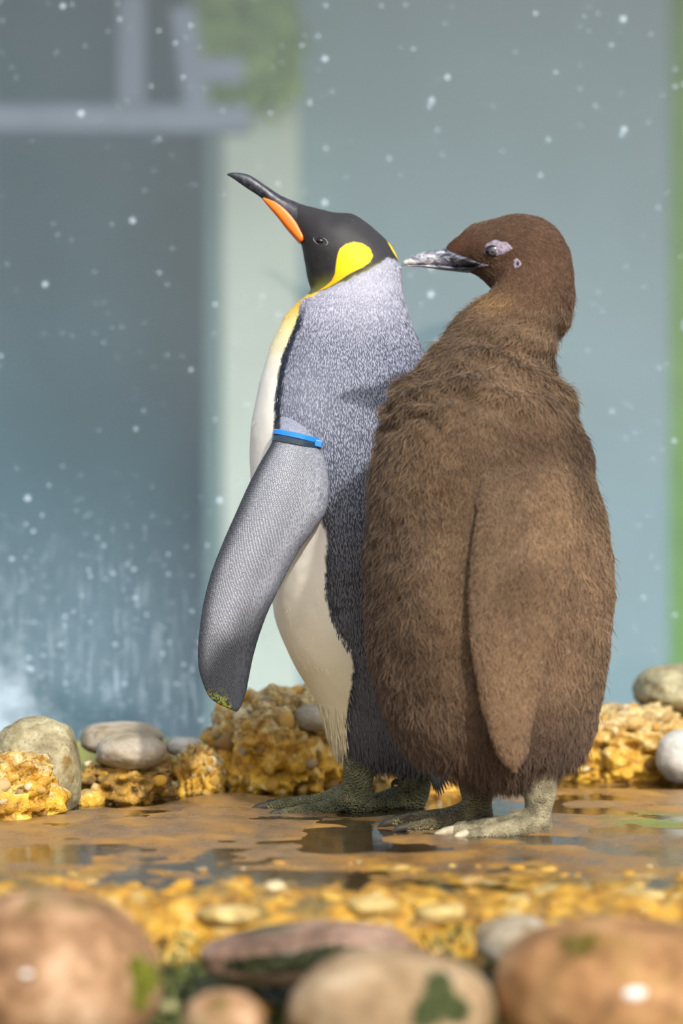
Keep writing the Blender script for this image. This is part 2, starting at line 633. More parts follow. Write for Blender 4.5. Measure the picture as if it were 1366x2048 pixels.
def mat_ground():
    m = NT('wet_ochre_slab')
    co = m.coord('Object')
    n1 = m.noise(m.coord('Object', (1, 0.45, 1)), 5.0, 5, 0.6, 0.6)
    n2 = m.noise(m.coord('Object', (1, 0.5, 1), (3, 1, 0)), 16.0, 5, 0.62)
    n3 = m.noise(co, 120, 4, 0.7)
    base = m.ramp(n1, [(0.30, L4(98, 80, 62)), (0.45, L4(130, 106, 80)), (0.54, L4(146, 108, 60)), (0.66, L4(172, 122, 44))])
    fine = m.ramp(n2, [(0.35, L4(98, 80, 58)), (0.5, L4(136, 102, 56)), (0.66, L4(182, 132, 40))])
    col = m.mix(0.5, base, fine)
    # yellow algae crust grows on the broken front edge of the slab
    x = m.n('SeparateXYZ')
    m.l(co, x.inputs[0])
    fr = m.n('MapRange')
    fr.inputs['From Min'].default_value = 4.36
    fr.inputs['From Max'].default_value = 3.92
    m.l(x.outputs[1], fr.inputs[0])
    k = m.math('ADD', fr.outputs[0], m.math('MULTIPLY', m.math('SUBTRACT', n2, 0.5), 2.0))
    n4 = m.noise(m.coord('Object', (1, 0.6, 1), (7, 2, 0)), 38, 5, 0.65)
    yel = m.ramp(n4, [(0.30, L4(92, 66, 28)), (0.44, L4(146, 106, 36)), (0.54, L4(180, 136, 44)), (0.64, L4(194, 158, 76)), (0.76, L4(204, 186, 138))])
    n5 = m.noise(m.coord('Object', (1, 0.7, 1), (1, 5, 0)), 13, 4, 0.6)
    yel = m.mix(m.ramp(n5, [(0.52, 0.0), (0.62, 0.85)]), yel, m.ramp(n3, [(0.3, L4(70, 60, 30)), (0.6, L4(112, 98, 58)), (0.8, L4(150, 138, 96))]))
    yel = m.mix(m.ramp(n5, [(0.30, 0.8), (0.40, 0.0)]), yel, m.ramp(n3, [(0.3, L4(170, 148, 92)), (0.7, L4(210, 196, 150))]))
    col = m.mix(m.ramp(k, [(0.42, 0.0), (0.72, 1.0)]), col, yel)
    # the sloping foot of the slab is mossy
    fs = m.n('MapRange')
    fs.inputs['From Min'].default_value = -0.03
    fs.inputs['From Max'].default_value = -0.075
    m.l(x.outputs[2], fs.inputs[0])
    k2 = m.math('ADD', fs.outputs[0], m.math('MULTIPLY', m.math('SUBTRACT', n2, 0.5), 1.6))
    gm = m.ramp(n3, [(0.3, L4(30, 34, 16)), (0.55, L4(66, 72, 30)), (0.75, L4(120, 118, 54))])
    col = m.mix(m.ramp(k2, [(0.35, 0.0), (0.6, 1.0)]), col, gm)
    # a green algae patch beside the chick
    d = m.n('VectorMath', operation='DISTANCE')
    mp = m.coord('Object', (1.0, 0.55, 0.0))
    m.l(mp, d.inputs[0])
    d.inputs[1].default_value = (P(1330, 1645, 4.82)[0], 4.82 * 0.55, 0)
    g = m.ramp(m.math('ADD', d.outputs['Value'], m.math('MULTIPLY', m.math('SUBTRACT', n2, 0.5), 0.18)), [(0.03, 1.0), (0.10, 0.0)])
    col = m.mix(m.math('MULTIPLY', g, 0.7), col, L4(112, 142, 52))
    r = m.ramp(n2, [(0.35, 0.16), (0.7, 0.5)])
    h = m.math('ADD', m.math('MULTIPLY', n2, 0.6), m.math('MULTIPLY', n3, 0.4))
    m.principled(col, r, 0.5, m.bump(h, 0.35, 0.008))
    return m.m


M['ground'] = mat_ground()


def mat_water():
    m = NT('thin_clear_water')
    co = m.coord('Object', (1, 0.5, 1))
    nrm = m.bump(m.noise(co, 40, 3, 0.5), 0.06, 0.01)
    fr = m.n('Fresnel')
    fr.inputs['IOR'].default_value = 1.33
    m.l(nrm, fr.inputs['Normal'])
    tr = m.n('BsdfTransparent')
    tr.inputs['Color'].default_value = (0.92, 0.93, 0.86, 1)
    gl = m.n('BsdfGlossy')
    gl.inputs['Roughness'].default_value = 0.10
    m.l(nrm, gl.inputs['Normal'])
    mx = m.n('MixShader')
    m.l(fr.outputs[0], mx.inputs[0])
    m.l(tr.outputs[0], mx.inputs[1])
    m.l(gl.outputs[0], mx.inputs[2])
    m.l(mx.outputs[0], m.out.inputs['Surface'])
    return m.m


M['water'] = mat_water()


def mat_glass():
    """window glass with dried splashes, run marks and a film of dust"""
    m = NT('dirty_window_glass')
    co = m.coord('Object')
    x = m.n('SeparateXYZ')
    m.l(co, x.inputs[0])
    X, Z = x.outputs[0], x.outputs[2]

    def rng_(sock, a, b, lo=0.0, hi=1.0):
        r = m.n('MapRange')
        r.interpolation_type = 'SMOOTHSTEP'
        r.inputs['From Min'].default_value = a
        r.inputs['From Max'].default_value = b
        r.inputs['To Min'].default_value = lo
        r.inputs['To Max'].default_value = hi
        m.l(sock, r.inputs[0])
        return r.outputs[0]

    flat = m.coord('Object', (1, 0, 1))
    low = rng_(Z, 0.62, 0.06)                 # splash zone near the sill
    left = rng_(X, -0.05, -0.42)
    splash = m.math('MULTIPLY', low, left)

    def spots(scale, size, keep_lo, keep_hi, dens):
        v = m.voro(flat, scale)
        sc = m.n('SeparateColor')
        m.l(v.outputs['Color'], sc.inputs[0])
        rad = m.math('MULTIPLY', sc.outputs[1], size)
        inside = m.math('LESS_THAN', v.outputs['Distance'], rad)
        thr = m.math('ADD', keep_lo, m.math('MULTIPLY', dens, keep_hi - keep_lo))
        keep = m.math('LESS_THAN', sc.outputs[0], thr)
        return m.math('MULTIPLY', inside, keep)

    s1 = spots(34, 0.20, 0.16, 0.34, splash)
    s2 = spots(75, 0.24, 0.09, 0.80, splash)
    s3 = spots(130, 0.30, 0.05, 0.62, splash)
    streak = m.noise(m.coord('Object', (1, 0, 0.10)), 120, 4, 0.6)
    brk = m.noise(flat, 22, 4, 0.6)
    st = m.math('MULTIPLY', m.ramp(streak, [(0.50, 0.0), (0.68, 1.0)]), m.ramp(brk, [(0.36, 0.0), (0.58, 1.0)]))
    st = m.math('MULTIPLY', st, m.math('MULTIPLY', left, rng_(Z, 0.50, 0.05)))
    # a caked smear in the corner by the left boulder
    d = m.n('VectorMath', operation='DISTANCE')
    m.l(m.coord('Object', (1.5, 0, 0.8)), d.inputs[0])
    d.inputs[1].default_value = (-0.575 * 1.5, 0, 0.10 * 0.8)
    sm = m.ramp(m.math('ADD', d.outputs['Value'], m.math('MULTIPLY', m.math('SUBTRACT', brk, 0.5), 0.22)), [(0.02, 1.0), (0.10, 0.0)])
    marks = m.math('MAXIMUM', m.math('MAXIMUM', s1, s2), m.math('MAXIMUM', m.math('MULTIPLY', s3, 0.7), m.math('MULTIPLY', st, 0.8)))
    marks = m.math('MAXIMUM', m.math('MULTIPLY', marks, 0.44), m.math('MULTIPLY', sm, 0.42))
    film = m.noise(m.coord('Object', (1, 0, 0.4)), 2.2, 3, 0.5)
    film = m.math('ADD', m.math('MULTIPLY', film, 0.06), m.math('MULTIPLY', splash, 0.10))
    film = m.math('ADD', film, 0.015)
    k = m.math('MINIMUM', m.math('ADD', marks, film), 0.9)
    fr = m.n('Fresnel')
    fr.inputs['IOR'].default_value = 1.45
    tr = m.n('BsdfTransparent')
    tr.inputs['Color'].default_value = (0.93, 0.97, 0.98, 1)
    gl = m.n('BsdfGlossy')
    gl.inputs['Roughness'].default_value = 0.02
    mx = m.n('MixShader')
    m.l(fr.outputs[0], mx.inputs[0])
    m.l(tr.outputs[0], mx.inputs[1])
    m.l(gl.outputs[0], mx.inputs[2])
    df = m.n('BsdfDiffuse')
    df.inputs['Color'].default_value = L4(190, 208, 222)
    m2 = m.n('MixShader')
    m.l(k, m2.inputs[0])
    m.l(mx.outputs[0], m2.inputs[1])
    m.l(df.outputs[0], m2.inputs[2])
    m.l(m2.outputs[0], m.out.inputs['Surface'])
    return m.m


M['glass'] = mat_glass()


def mat_clean_glass():
    m = NT('clean_window_glass')
    fr = m.n('Fresnel')
    fr.inputs['IOR'].default_value = 1.2
    tr = m.n('BsdfTransparent')
    tr.inputs['Color'].default_value = (0.98, 0.99, 0.99, 1)
    gl = m.n('BsdfGlossy')
    gl.inputs['Roughness'].default_value = 0.02
    mx = m.n('MixShader')
    m.l(fr.outputs[0], mx.inputs[0])
    m.l(tr.outputs[0], mx.inputs[1])
    m.l(gl.outputs[0], mx.inputs[2])
    m.l(mx.outputs[0], m.out.inputs['Surface'])
    return m.m


M['glass_clean'] = mat_clean_glass()
M['wall_slate'] = mat_plain('slate_grey_render', (78, 122, 138), 0.8, 0.2, 1.5, 0.15)
M['wall_teal'] = mat_plain('blue_grey_panel', (164, 194, 204), 0.7, 0.2, 1.5, 0.08)
M['pillar'] = mat_plain('pale_green_white_pillar', (238, 250, 236), 0.7, 0.2, 1.5, 0.05)
M['rail'] = mat_plain('pale_lavender_timber', (158, 172, 192), 0.7, 0.2, 4, 0.15)
M['leaf'] = mat_plain('blurred_green_leaves', (140, 200, 100), 0.6, 0.3, 5, 0.25)
M['hall_floor'] = mat_plain('dark_hall_floor', (70, 84, 96), 0.7, 0.3, 3, 0.2)
M['sill'] = mat_plain('olive_sill', (112, 116, 66), 0.6, 0.3, 12, 0.3, 0.3)

# ------------------------------------------------------------------ small mesh builders


def box_mesh(name, x0, x1, y0, y1, z0, z1, bevel=0.0):
    bm = bmesh.new()
    bmesh.ops.create_cube(bm, size=1)
    for v in bm.verts:
        v.co = Vector(((x0 + x1) / 2 + v.co.x * (x1 - x0), (y0 + y1) / 2 + v.co.y * (y1 - y0), (z0 + z1) / 2 + v.co.z * (z1 - z0)))
    if bevel:
        bmesh.ops.bevel(bm, geom=bm.edges[:], offset=bevel, segments=2, affect='EDGES', profile=0.5)
    me = bpy.data.meshes.new(name)
    bm.to_mesh(me)
    bm.free()
    return me


def rock_mesh(name, sx, sy, sz, seed, amp=0.12, sub=5, rough=0.02, power=0.85, freq=1.4, cut=None, pit=0.0):
    """rounded stone with semi-axes sx, sy, sz around its centre"""
    bm = bmesh.new()
    bmesh.ops.create_icosphere(bm, subdivisions=sub, radius=1.0)
    me = bpy.data.meshes.new(name)
    bm.to_mesh(me)
    bm.free()
    n = len(me.vertices)
    v = np.empty(n * 3, np.float32)
    me.vertices.foreach_get('co', v)
    v = v.reshape(-1, 3).astype(float)
    q = np.sign(v) * np.abs(v) ** power
    r = 1 + amp * fbm(v * freq + seed * 3.1, seed, 3) * 1.6 + rough * fbm(v * 7 + seed, seed + 9, 4) * 2
    if pit:
        r = r - pit * sstep(0.05, 0.55, fbm(v * 6.5 + seed, seed + 20, 3)) + 0.3 * pit * fbm(v * 15 + seed, seed + 30, 3)
    q = q * r[:, None]
    if cut is not None:
        q[:, 2] = np.maximum(q[:, 2], cut)
    q *= np.array([sx, sy, sz])
    me.vertices.foreach_set('co', q.astype(np.float32).ravel())
    me.update()
    return me


PEB = [rock_mesh('pebble', 1.0, 0.8 + 0.25 * k / 5, 0.6 + 0.3 * ((k * 37) % 5) / 5, 40 + k, 0.16, 2, 0.0, 0.9) for k in range(6)]


def pebbles_on(parent, me, count, smin, smax, mat, seed, facing=None, name='pebble', sink=0.35):
    """pebbles set into the surface of a stone, one object each"""
    r = np.random.default_rng(seed)
    nf = len(me.polygons)
    ar = np.empty(nf, np.float32)
    ce = np.empty(nf * 3, np.float32)
    no = np.empty(nf * 3, np.float32)
    me.polygons.foreach_get('area', ar)
    me.polygons.foreach_get('center', ce)
    me.polygons.foreach_get('normal', no)
    ce, no = ce.reshape(-1, 3), no.reshape(-1, 3)
    wgt = ar.astype(float)
    if facing is not None:
        wgt = wgt * facing(ce, no)
    wgt = wgt / wgt.sum()
    pick = r.choice(nf, min(count * 6, nf), replace=False, p=wgt) if (wgt > 0).sum() > count * 6 else r.choice(nf, count, p=wgt)
    placed = []
    for i in pick:
        s = smin + (smax - smin) * r.random() ** 2.2
        c = ce[i] - no[i] * s * sink
        if any((c[0] - q[0]) ** 2 + (c[1] - q[1]) ** 2 + (c[2] - q[2]) ** 2 < (0.85 * (s + q[3])) ** 2 for q in placed):
            continue
        placed.append((c[0], c[1], c[2], s))
        key = (int(r.integers(len(PEB))), mat.name)
        o = bpy.data.objects.new(name, peb_mesh(key, mat))
        o.location = Vector(c.tolist())
        qn = Vector(no[i].tolist()).to_track_quat('Z', 'Y')
        o.rotation_euler = (qn.to_matrix() @ Matrix.Rotation(r.random() * 6.28, 3, 'Z')).to_euler()
        o.scale = (s, s * (0.7 + 0.3 * r.random()), s * (0.75 + 0.25 * r.random()))
        COL.objects.link(o)
        o.parent = parent
        if len(placed) >= count:
            break


_pm = {}


def peb_mesh(key, mat):
    if key not in _pm:
        me = PEB[key[0]].copy()
        me.name = 'pebble'
        me.materials.append(mat)
        me.polygons.foreach_set('use_smooth', np.ones(len(me.polygons), bool))
        _pm[key] = me
    return _pm[key]


def stone(name, x0, y0, x1, y1, D, dep, mat, label, seed, amp=0.12, rough=0.015, power=0.85, rot=0.0, tilt=0.0, group=None, cat='stone', freq=1.4, sub=5, pit=0.0):
    """stone filling the pixel box (x0,y0)-(x1,y1) at distance D, dep = half depth in metres"""
    a, b = P(x0, y1, D), P(x1, y0, D)
    sx, sz = (b[0] - a[0]) / 2, (b[2] - a[2]) / 2
    c = (a + b) / 2
    me = rock_mesh(name, sx, dep, sz, seed, amp, sub, rough, power, freq, None, pit)
    me.transform(Matrix.Rotation(tilt, 4, 'Y') @ Matrix.Rotation(rot, 4, 'Z'))
    o = make_obj(name, me, mat)
    o.location = c.tolist()
    return tag(o, label, cat, group)


# ------------------------------------------------------------------ the setting
YG = 6.0


def ground_h(x, y):
    p = np.stack([x * 3.2, y * 3.2, np.zeros_like(x)], -1)
    h = 0.0015 + 0.0025 * fbm(p * 1.3, 3, 3)
    h = h + 0.0075 * fbm(np.stack([x * 11, y * 9, 0 * x + 4], -1), 5, 4)
    h = h + 0.003 * sstep(4.50, 4.68, y) * sstep(0.05, -0.15, x)
    # broken front edge of the slab falling away to the stones in front
    e = 3.90 + 0.05 * fbm(np.stack([x * 5, 0 * x, 0 * x + 9], -1), 8, 3)
    t = np.clip((e - y), 0, None)
    h = h - 0.17 * sstep(0.0, 0.34, t)
    crumb = sstep(4.22, 3.92, y)
    q = np.stack([x * 34, y * 24, 0 * x], -1)
    h = h + crumb * (0.016 * (np.abs(fbm(q * 0.7, 11, 3)) - 0.12) + 0.004 * fbm(np.stack([x * 70, y * 50, 0 * x], -1), 12, 3))
    # wet channel behind the slab on the left, under the back rocks
    edge = 4.93 + 0.34 * sstep(-0.42, -0.10, x) + 0.6 * sstep(-0.05, 0.25, x) + 0.03 * fbm(np.stack([x * 9, 0 * x, 0 * x], -1), 14, 3)
    h = h - 0.027 * sstep(0.0, 0.06, y - edge)
    return h


nx, ny = 320, 360
gx = np.linspace(-1.3, 1.3, nx)
gy = 2.75 + (6.02 - 2.75) * np.linspace(0, 1, ny)
XX, YY = np.meshgrid(gx, gy, indexing='ij')
ZZ = ground_h(XX.ravel(), YY.ravel())
gv = np.stack([XX.ravel(), YY.ravel(), ZZ], -1)
i, j = np.meshgrid(np.arange(nx - 1), np.arange(ny - 1), indexing='ij')
gq = np.stack([i * ny + j, (i + 1) * ny + j, (i + 1) * ny + j + 1, i * ny + j + 1], -1).reshape(-1, 4)
gme = mesh_np('floor', gv, gq.ravel(), np.full(len(gq), 4))
floor = make_obj('floor', gme, M['ground'])
tag(floor, 'wet ochre rock slab with yellow crust under the penguins', 'ground', kind='structure')


def gz(x, y):
    return float(ground_h(np.array([x]), np.array([y]))[0])


wme = bpy.data.meshes.new('puddle_water')
wx0, wx1, wy0, wy1 = -1.3, 1.3, 3.95, 5.98
wme.from_pydata([(wx0, wy0, 0), (wx1, wy0, 0), (wx1, wy1, 0), (wx0, wy1, 0)], [], [(0, 1, 2, 3)])
water = make_obj('puddle_water', wme, M['water'])
water.location = (0, 0, 0.0014)
tag(water, 'thin clear water lying in the hollows of the wet slab', 'water', kind='stuff')

glass = make_obj('window_1', box_mesh('window_1', -2.2, 2.2, YG, YG + 0.012, 0.0, 3.0), M['glass'], smooth=False)
glass.data.materials.append(M['glass_clean'])
for f_ in glass.data.polygons:                           # the splashes are on the side of the birds only
    f_.material_index = 0 if f_.normal.y < -0.5 else 1
tag(glass, 'tall glass pane with dried splashes and run marks behind the rocks', 'window', kind='structure')
sill = make_obj('trim_1', box_mesh('trim_1', -2.2, 2.2, YG - 0.05, YG + 0.06, -0.6, 0.037, 0.006), M['sill'], smooth=False)
tag(sill, 'low olive kerb carrying the glass pane', 'sill', kind='structure')

YB = 12.0


def bx(px, D=YB):
    return (px - 683) / F * D


def bz(py, D=YB):
    return CAMZ + (1024 - py) / F * D


rme = box_mesh('shade_roof', -1.9, 8, 7.6, 13.6, 3.0, 3.2)
for v_ in rme.vertices:                                  # unseen roof added to shade the wall, sloped to darken its top
    v_.co.z -= (v_.co.y - 7.1) * 0.135
rf = make_obj('shade_roof', rme, M['hall_floor'], smooth=False)
tag(rf, 'unseen roof added to shade the passage behind the glass', 'shade_roof', kind='structure')
hf = make_obj('floor_hall', box_mesh('floor_hall', -3, 3, YG + 0.06, 13.6, -0.9, -0.8), M['hall_floor'], smooth=False)
tag(hf, 'dark floor of the passage behind the glass', 'floor', kind='structure')
wl = make_obj('wall_left', box_mesh('wall_left', -3, bx(470), YB + 0.5, YB + 0.7, -0.8, 3.6), M['wall_slate'], smooth=False)
tag(wl, 'slate grey wall behind the glass, left of the pale pillar', 'wall', kind='structure')
wr = make_obj('wall_right', box_mesh('wall_right', bx(590), bx(1338), YB, YB + 0.2, -0.8, 3.6), M['wall_teal'], smooth=False)
tag(wr, 'broad blue grey wall panel behind the glass', 'wall', kind='structure')
pl = make_obj('trim_2', box_mesh('trim_2', bx(448), bx(598), YB - 0.1, YB + 0.12, -0.8, 3.6), M['pillar'], smooth=False)
tag(pl, 'pale pillar standing behind the glass', 'pillar', kind='structure')
M['soft_edge'] = mat_plain('grey_green_soft_edge', (150, 182, 182), 0.7, 0.2, 1.5, 0.05)
jb = make_obj('trim_3', box_mesh('trim_3', bx(412), bx(462), YB - 0.02, YB + 0.3, -0.8, 3.6, 0.01), M['soft_edge'], smooth=False)  # added strip, its in-between tone painting the bright pillar's soft shaded edge
tag(jb, 'narrow grey green strip painting the soft left edge of the pale pillar', 'soft_edge', kind='structure')
wg = make_obj('wall_back', box_mesh('wall_back', bx(1200), 3, YB + 0.6, YB + 0.8, -0.8, 3.6), M['leaf'], smooth=False)
tag(wg, 'green wall showing past the edge of the blue grey panel', 'wall', kind='structure')

# ------------------------------------------------------------------ adult king penguin
YA = 5.02
adult_rows = [
    (600, 408, 584, 462, 0.016, YA), (625, 415, 600, 486, 0.028, YA), (665, 424, 606, 505, 0.040, YA), (710, 430, 611, 534, 0.047, YA),
    (753, 461, 617, 560, 0.050, YA), (783, 494, 622, 580, 0.052, YA), (799, 530, 612, 594, 0.054, YA), (806, 572, 594, 607, 0.060, YA),
    (813, 612, 572, 632, 0.070, YA), (830, 660, 549, 675, 0.083, YA), (848, 705, 534, 715, 0.094, YA), (866, 770, 518, 770, 0.106, YA),
    (880, 850, 503, 850, 0.116, YA), (888, 940, 500, 940, 0.122, YA), (892, 1040, 510, 1040, 0.126, YA), (890, 1140, 533, 1140, 0.126, YA),
    (884, 1240, 553, 1240, 0.122, YA), (876, 1310, 577, 1310, 0.115, YA), (868, 1400, 630, 1400, 0.102, YA), (868, 1465, 655, 1465, 0.088, YA),
    (872, 1508, 672, 1505, 0.070, YA), (858, 1532, 698, 1526, 0.045, YA), (830, 1540, 730, 1538, 0.02, YA)]
BLACK = [(440, 300), (820, 300), (830, 500), (806, 534), (796, 522), (776, 516), (760, 525), (735, 540), (700, 557), (660, 576), (622, 588), (600, 586), (560, 480), (440, 360)]
YELLOW = [(690, 489), (708, 484), (725, 487), (740, 497), (746, 512), (740, 524), (725, 535), (700, 547), (680, 560), (655, 575), (636, 582), (650, 573), (663, 562), (670, 548), (672, 530), (675, 510), (680, 497)]
YELLOW_FAR = [(775, 484), (786, 487), (796, 500), (803, 524), (794, 516), (785, 502)]
BLINE = [(640, 585), (606, 600), (597, 630), (580, 670), (565, 710), (555, 760), (550, 810), (548, 870), (565, 950), (610, 1010), (645, 1045), (655, 1080), (652, 1120), (650, 1180),
         (660, 1230), (680, 1270), (702, 1300), (706, 1340), (700, 1390), (690, 1440), (692, 1500), (690, 1570)]
WHITE = BLINE + [(300, 1570), (300, 585)]


def adult_colour(p, jitter=0.0):
    """returns base colour and tip colour of the plumage at world points"""
    u, v = UV(p)
    q = np.stack([u, v, np.zeros_like(u)], -1)
    ju = u + jitter * rng.normal(0, 1, len(u)) + 2.0 * vnoise(q * 0.12, 3)
    jv = v + jitter * rng.normal(0, 1, len(u)) + 2.0 * vnoise(q * 0.12, 4)
    sb, sy, sw = sdf(BLACK, ju, jv), sdf(YELLOW, u, v), sdf(WHITE, ju, jv)
    sf = sdf(YELLOW_FAR, u, v)
    N = len(u)
    pale, slate, deep = lin(196, 198, 216), lin(128, 134, 158), lin(46, 50, 64)
    tt = sstep(560, 760, v)
    tip = mixc(np.broadcast_to(lin(164, 164, 178), (N, 3)), lin(144, 149, 168), tt)
    tip = mixc(tip, lin(104, 103, 107), sstep(850, 1200, v))
    base = mixc(np.broadcast_to(lin(142, 142, 156), (N, 3)), lin(54, 59, 73), sstep(585, 700, v))
    base = mixc(base, lin(26, 25, 26), sstep(850, 1150, v))
    # paler over the shoulder in front of the flipper
    sh = np.exp(-(((u - 610) / 66) ** 2 + ((v - 790) / 105) ** 2))
    base = mixc(base, lin(120, 123, 136), 0.9 * sh)
    tip = mixc(tip, lin(152, 154, 168), 0.7 * sh)
    # dark line between back and breast
    st = sstep(16, 9, sw) * sstep(592, 640, v) * (1 - sstep(900, 960, v))
    st = np.maximum(st, sstep(12, 2, sw) * sstep(1040, 1100, v) * 0.7)
    base = mixc(base, lin(24, 28, 38), st)
    tip = mixc(tip, lin(40, 46, 60), st)
    # breast and belly
    wh = sstep(1.5, -1.5, sw)
    cream = mixc(np.broadcast_to(lin(240, 236, 226), (N, 3)), lin(228, 216, 178), sstep(1000, 1450, v))
    cream = mixc(cream, lin(240, 222, 130), sstep(760, 640, v) * 0.75)
    cream = mixc(cream, lin(236, 186, 22), sstep(660, 600, v))
    base = mixc(base, cream * 0.9, wh)
    tip = mixc(tip, cream, wh)
    bl = sstep(1.5, -1.5, sb)
    blk = np.broadcast_to(lin(20, 20, 22), (N, 3))
    blt = np.broadcast_to(lin(54, 52, 54), (N, 3))
    ol = sstep(-40, -4, sb) * sstep(720, 640, u) * sstep(500, 575, v)
    ol = np.maximum(ol, sstep(-7, -1, sb) * sstep(775, 750, u))
    blk = mixc(blk, lin(74, 76, 24), ol)
    blt = mixc(blt, lin(112, 110, 40), ol)
    base = mixc(base, blk, bl)
    tip = mixc(tip, blt, bl)
    ye = np.maximum(sstep(1.0, -1.0, sy), sstep(1.0, -1.0, sf))
    yc = np.broadcast_to(lin(252, 198, 4), (N, 3))
    yc = mixc(yc, lin(246, 168, 4), sstep(520, 570, v))
    base = mixc(base, yc, ye)
    tip = mixc(tip, yc, ye)
    return base, tip, dict(black=bl, white=wh, yellow=ye, sw=sw, v=v, u=u)


adult = empty('king_penguin', (P(720, 1620, YA)[0], YA, 0.0))
tag(adult, 'sleek grey adult penguin with black head, yellow ear patch and blue flipper band', 'penguin')
AL = Loft(adult_rows, 520, 220, wob=lambda p: 0.002 * fbm(p * 22, 5, 3))
ame = AL.mesh('body')
b_, t_, info = adult_colour(AL.verts())
set_col(ame, mixc(b_ * np.where((info['black'] + info['yellow'] + info['white'] > 0.5)[:, None], 1.0, 0.75), t_, np.where(info['v'] < 590, 0.5, 0.08)))
abody = make_obj('body', ame, M['feather'], adult)


def near_w(p):
    return np.where(p[:, 1] > YA + 0.05, 0.35, 1.0)


# plumage: small overlapping feathers
gi, gj = np.meshgrid(np.arange(300), np.arange(250), indexing='ij')        # even, staggered rows
s = ((gi + 0.30 * rng.normal(0, 1, gi.shape)) / 300 * 519).ravel()
t = ((gj + 0.5 * (gi % 2) + 0.22 * rng.normal(0, 1, gi.shape)) / 250 * 220).ravel()
p, n, d = AL.at(s, t)
ok = rng.random(len(s)) < near_w(p)
s, t, p, n, d = s[ok], t[ok], p[ok], n[ok], d[ok]
c0, c1, inf = adult_colour(p, 1.2)
v = inf['v']
head = inf['black'] + inf['yellow']
isw = inf['white']
keep = rng.random(len(p)) > np.where(head > 0.5, 0.0, np.where(isw > 0.5, 0.45, 0.0))
ln = np.where(head > 0.5, 0.0045, np.where(isw > 0.5, 0.013, 0.0075 + 0.007 * sstep(900, 1500, v)))
ln = np.where((v < 610) & (head < 0.5), 0.006, ln) * (0.75 + 0.5 * rng.random(len(p)))
wd = np.where(head > 0.5, 0.0011, np.where(isw > 0.5, 0.0016, 0.0018 - 0.0003 * sstep(1000, 1400, v)))
lf = np.where(head > 0.5, 0.0008, np.where(isw > 0.5, 0.0003, 0.0014 + 0.002 * sstep(1300, 1540, v)))
dd = unit(d + 0.10 * np.stack([vnoise(p * 60, 1), vnoise(p * 60, 2), vnoise(p * 60, 3)], -1))
dd = unit(dd - n * (dd * n).sum(1, keepdims=True))
val = (0.82 + 0.36 * rng.random(len(p)))[:, None]
val = np.where(isw[:, None] > 0.5, 0.93 + 0.12 * rng.random((len(p), 1)), val)
val = np.where(inf['yellow'][:, None] > 0.5, 1.0, val)
k = keep
ribbons('plumage', p[k], n[k], dd[k], ln[k], wd[k], lf[k], (c0 * val)[k], (c1 * val)[k], M['plume'], abody, curl=0.06, tilt=0.22, sink=0.0006, shape=(0.9, 1.0, 0.8))
# ragged wet fringe at the hem of the body
m_ = 2600
s = 440 + 70 * rng.random(m_)
t = rng.random(m_) * 220
p, n, d = AL.at(s, t)
c0, c1, inf = adult_colour(p, 2.0)
dd = unit(0.6 * d + np.array([0, 0, -0.8]))
ribbons('hem_feathers', p, n, dd, 0.012 + 0.016 * rng.random(m_), 0.0014, 0.002, c0 * 0.9, c1, M['plume'], abody, curl=0.12, tilt=0.4)

# bill
bill_rows = [(455, 347, 454, 350, 0.0012, YA), (470, 345, 466, 357, 0.0032, YA), (498, 350, 490, 374, 0.0056, YA), (530, 370, 525, 398, 0.0080, YA),
             (560, 390, 551, 426, 0.0105, YA), (590, 403, 577, 457, 0.0145, YA), (612, 412, 594, 480, 0.020, YA)]
BL = Loft(bill_rows, 60, 32)
bill = make_obj('bill', BL.mesh('bill'), M['bill'], adult)
plate_rows = [(528, 395, 525, 399, 0.0070, YA), (550, 401, 540, 417, 0.0105, YA), (572, 416, 556, 436, 0.0135, YA), (591, 437, 572, 457, 0.0172, YA),
              (604, 458, 586, 473, 0.0215, YA), (609, 472, 597, 485, 0.0245, YA), (609, 481, 602, 487, 0.022, YA)]
PLT = Loft(plate_rows, 40, 28, power=0.6)
plate = make_obj('bill_plate', PLT.mesh('bill_plate'), M['orange'], bill)
plate['label'] = 'orange plate along the lower bill'


def surf_y(loft, px, py):
    """distance at which the pixel ray meets the near side of a loft"""
    g = loft.g.reshape(-1, 3)
    nn = loft.n.reshape(-1, 3)
    u, v = UV(g)
    k = np.argsort((u - px) ** 2 + (v - py) ** 2 + np.where(nn[:, 1] < 0, 0, 1e9))[:4]
    return float(g[k, 1].mean())


def ellipsoid(name, c, r, mat, parent, seg=24, rot=0.0):
    bm = bmesh.new()
    bmesh.ops.create_uvsphere(bm, u_segments=seg, v_segments=seg // 2, radius=1.0)
    me = bpy.data.meshes.new(name)
    bm.to_mesh(me)
    bm.free()
    me.transform(Matrix.Translation(Vector(c)) @ Matrix.Rotation(rot, 4, 'Y') @ Matrix.Diagonal((r[0], r[1], r[2], 1)))
    return make_obj(name, me, mat, parent)


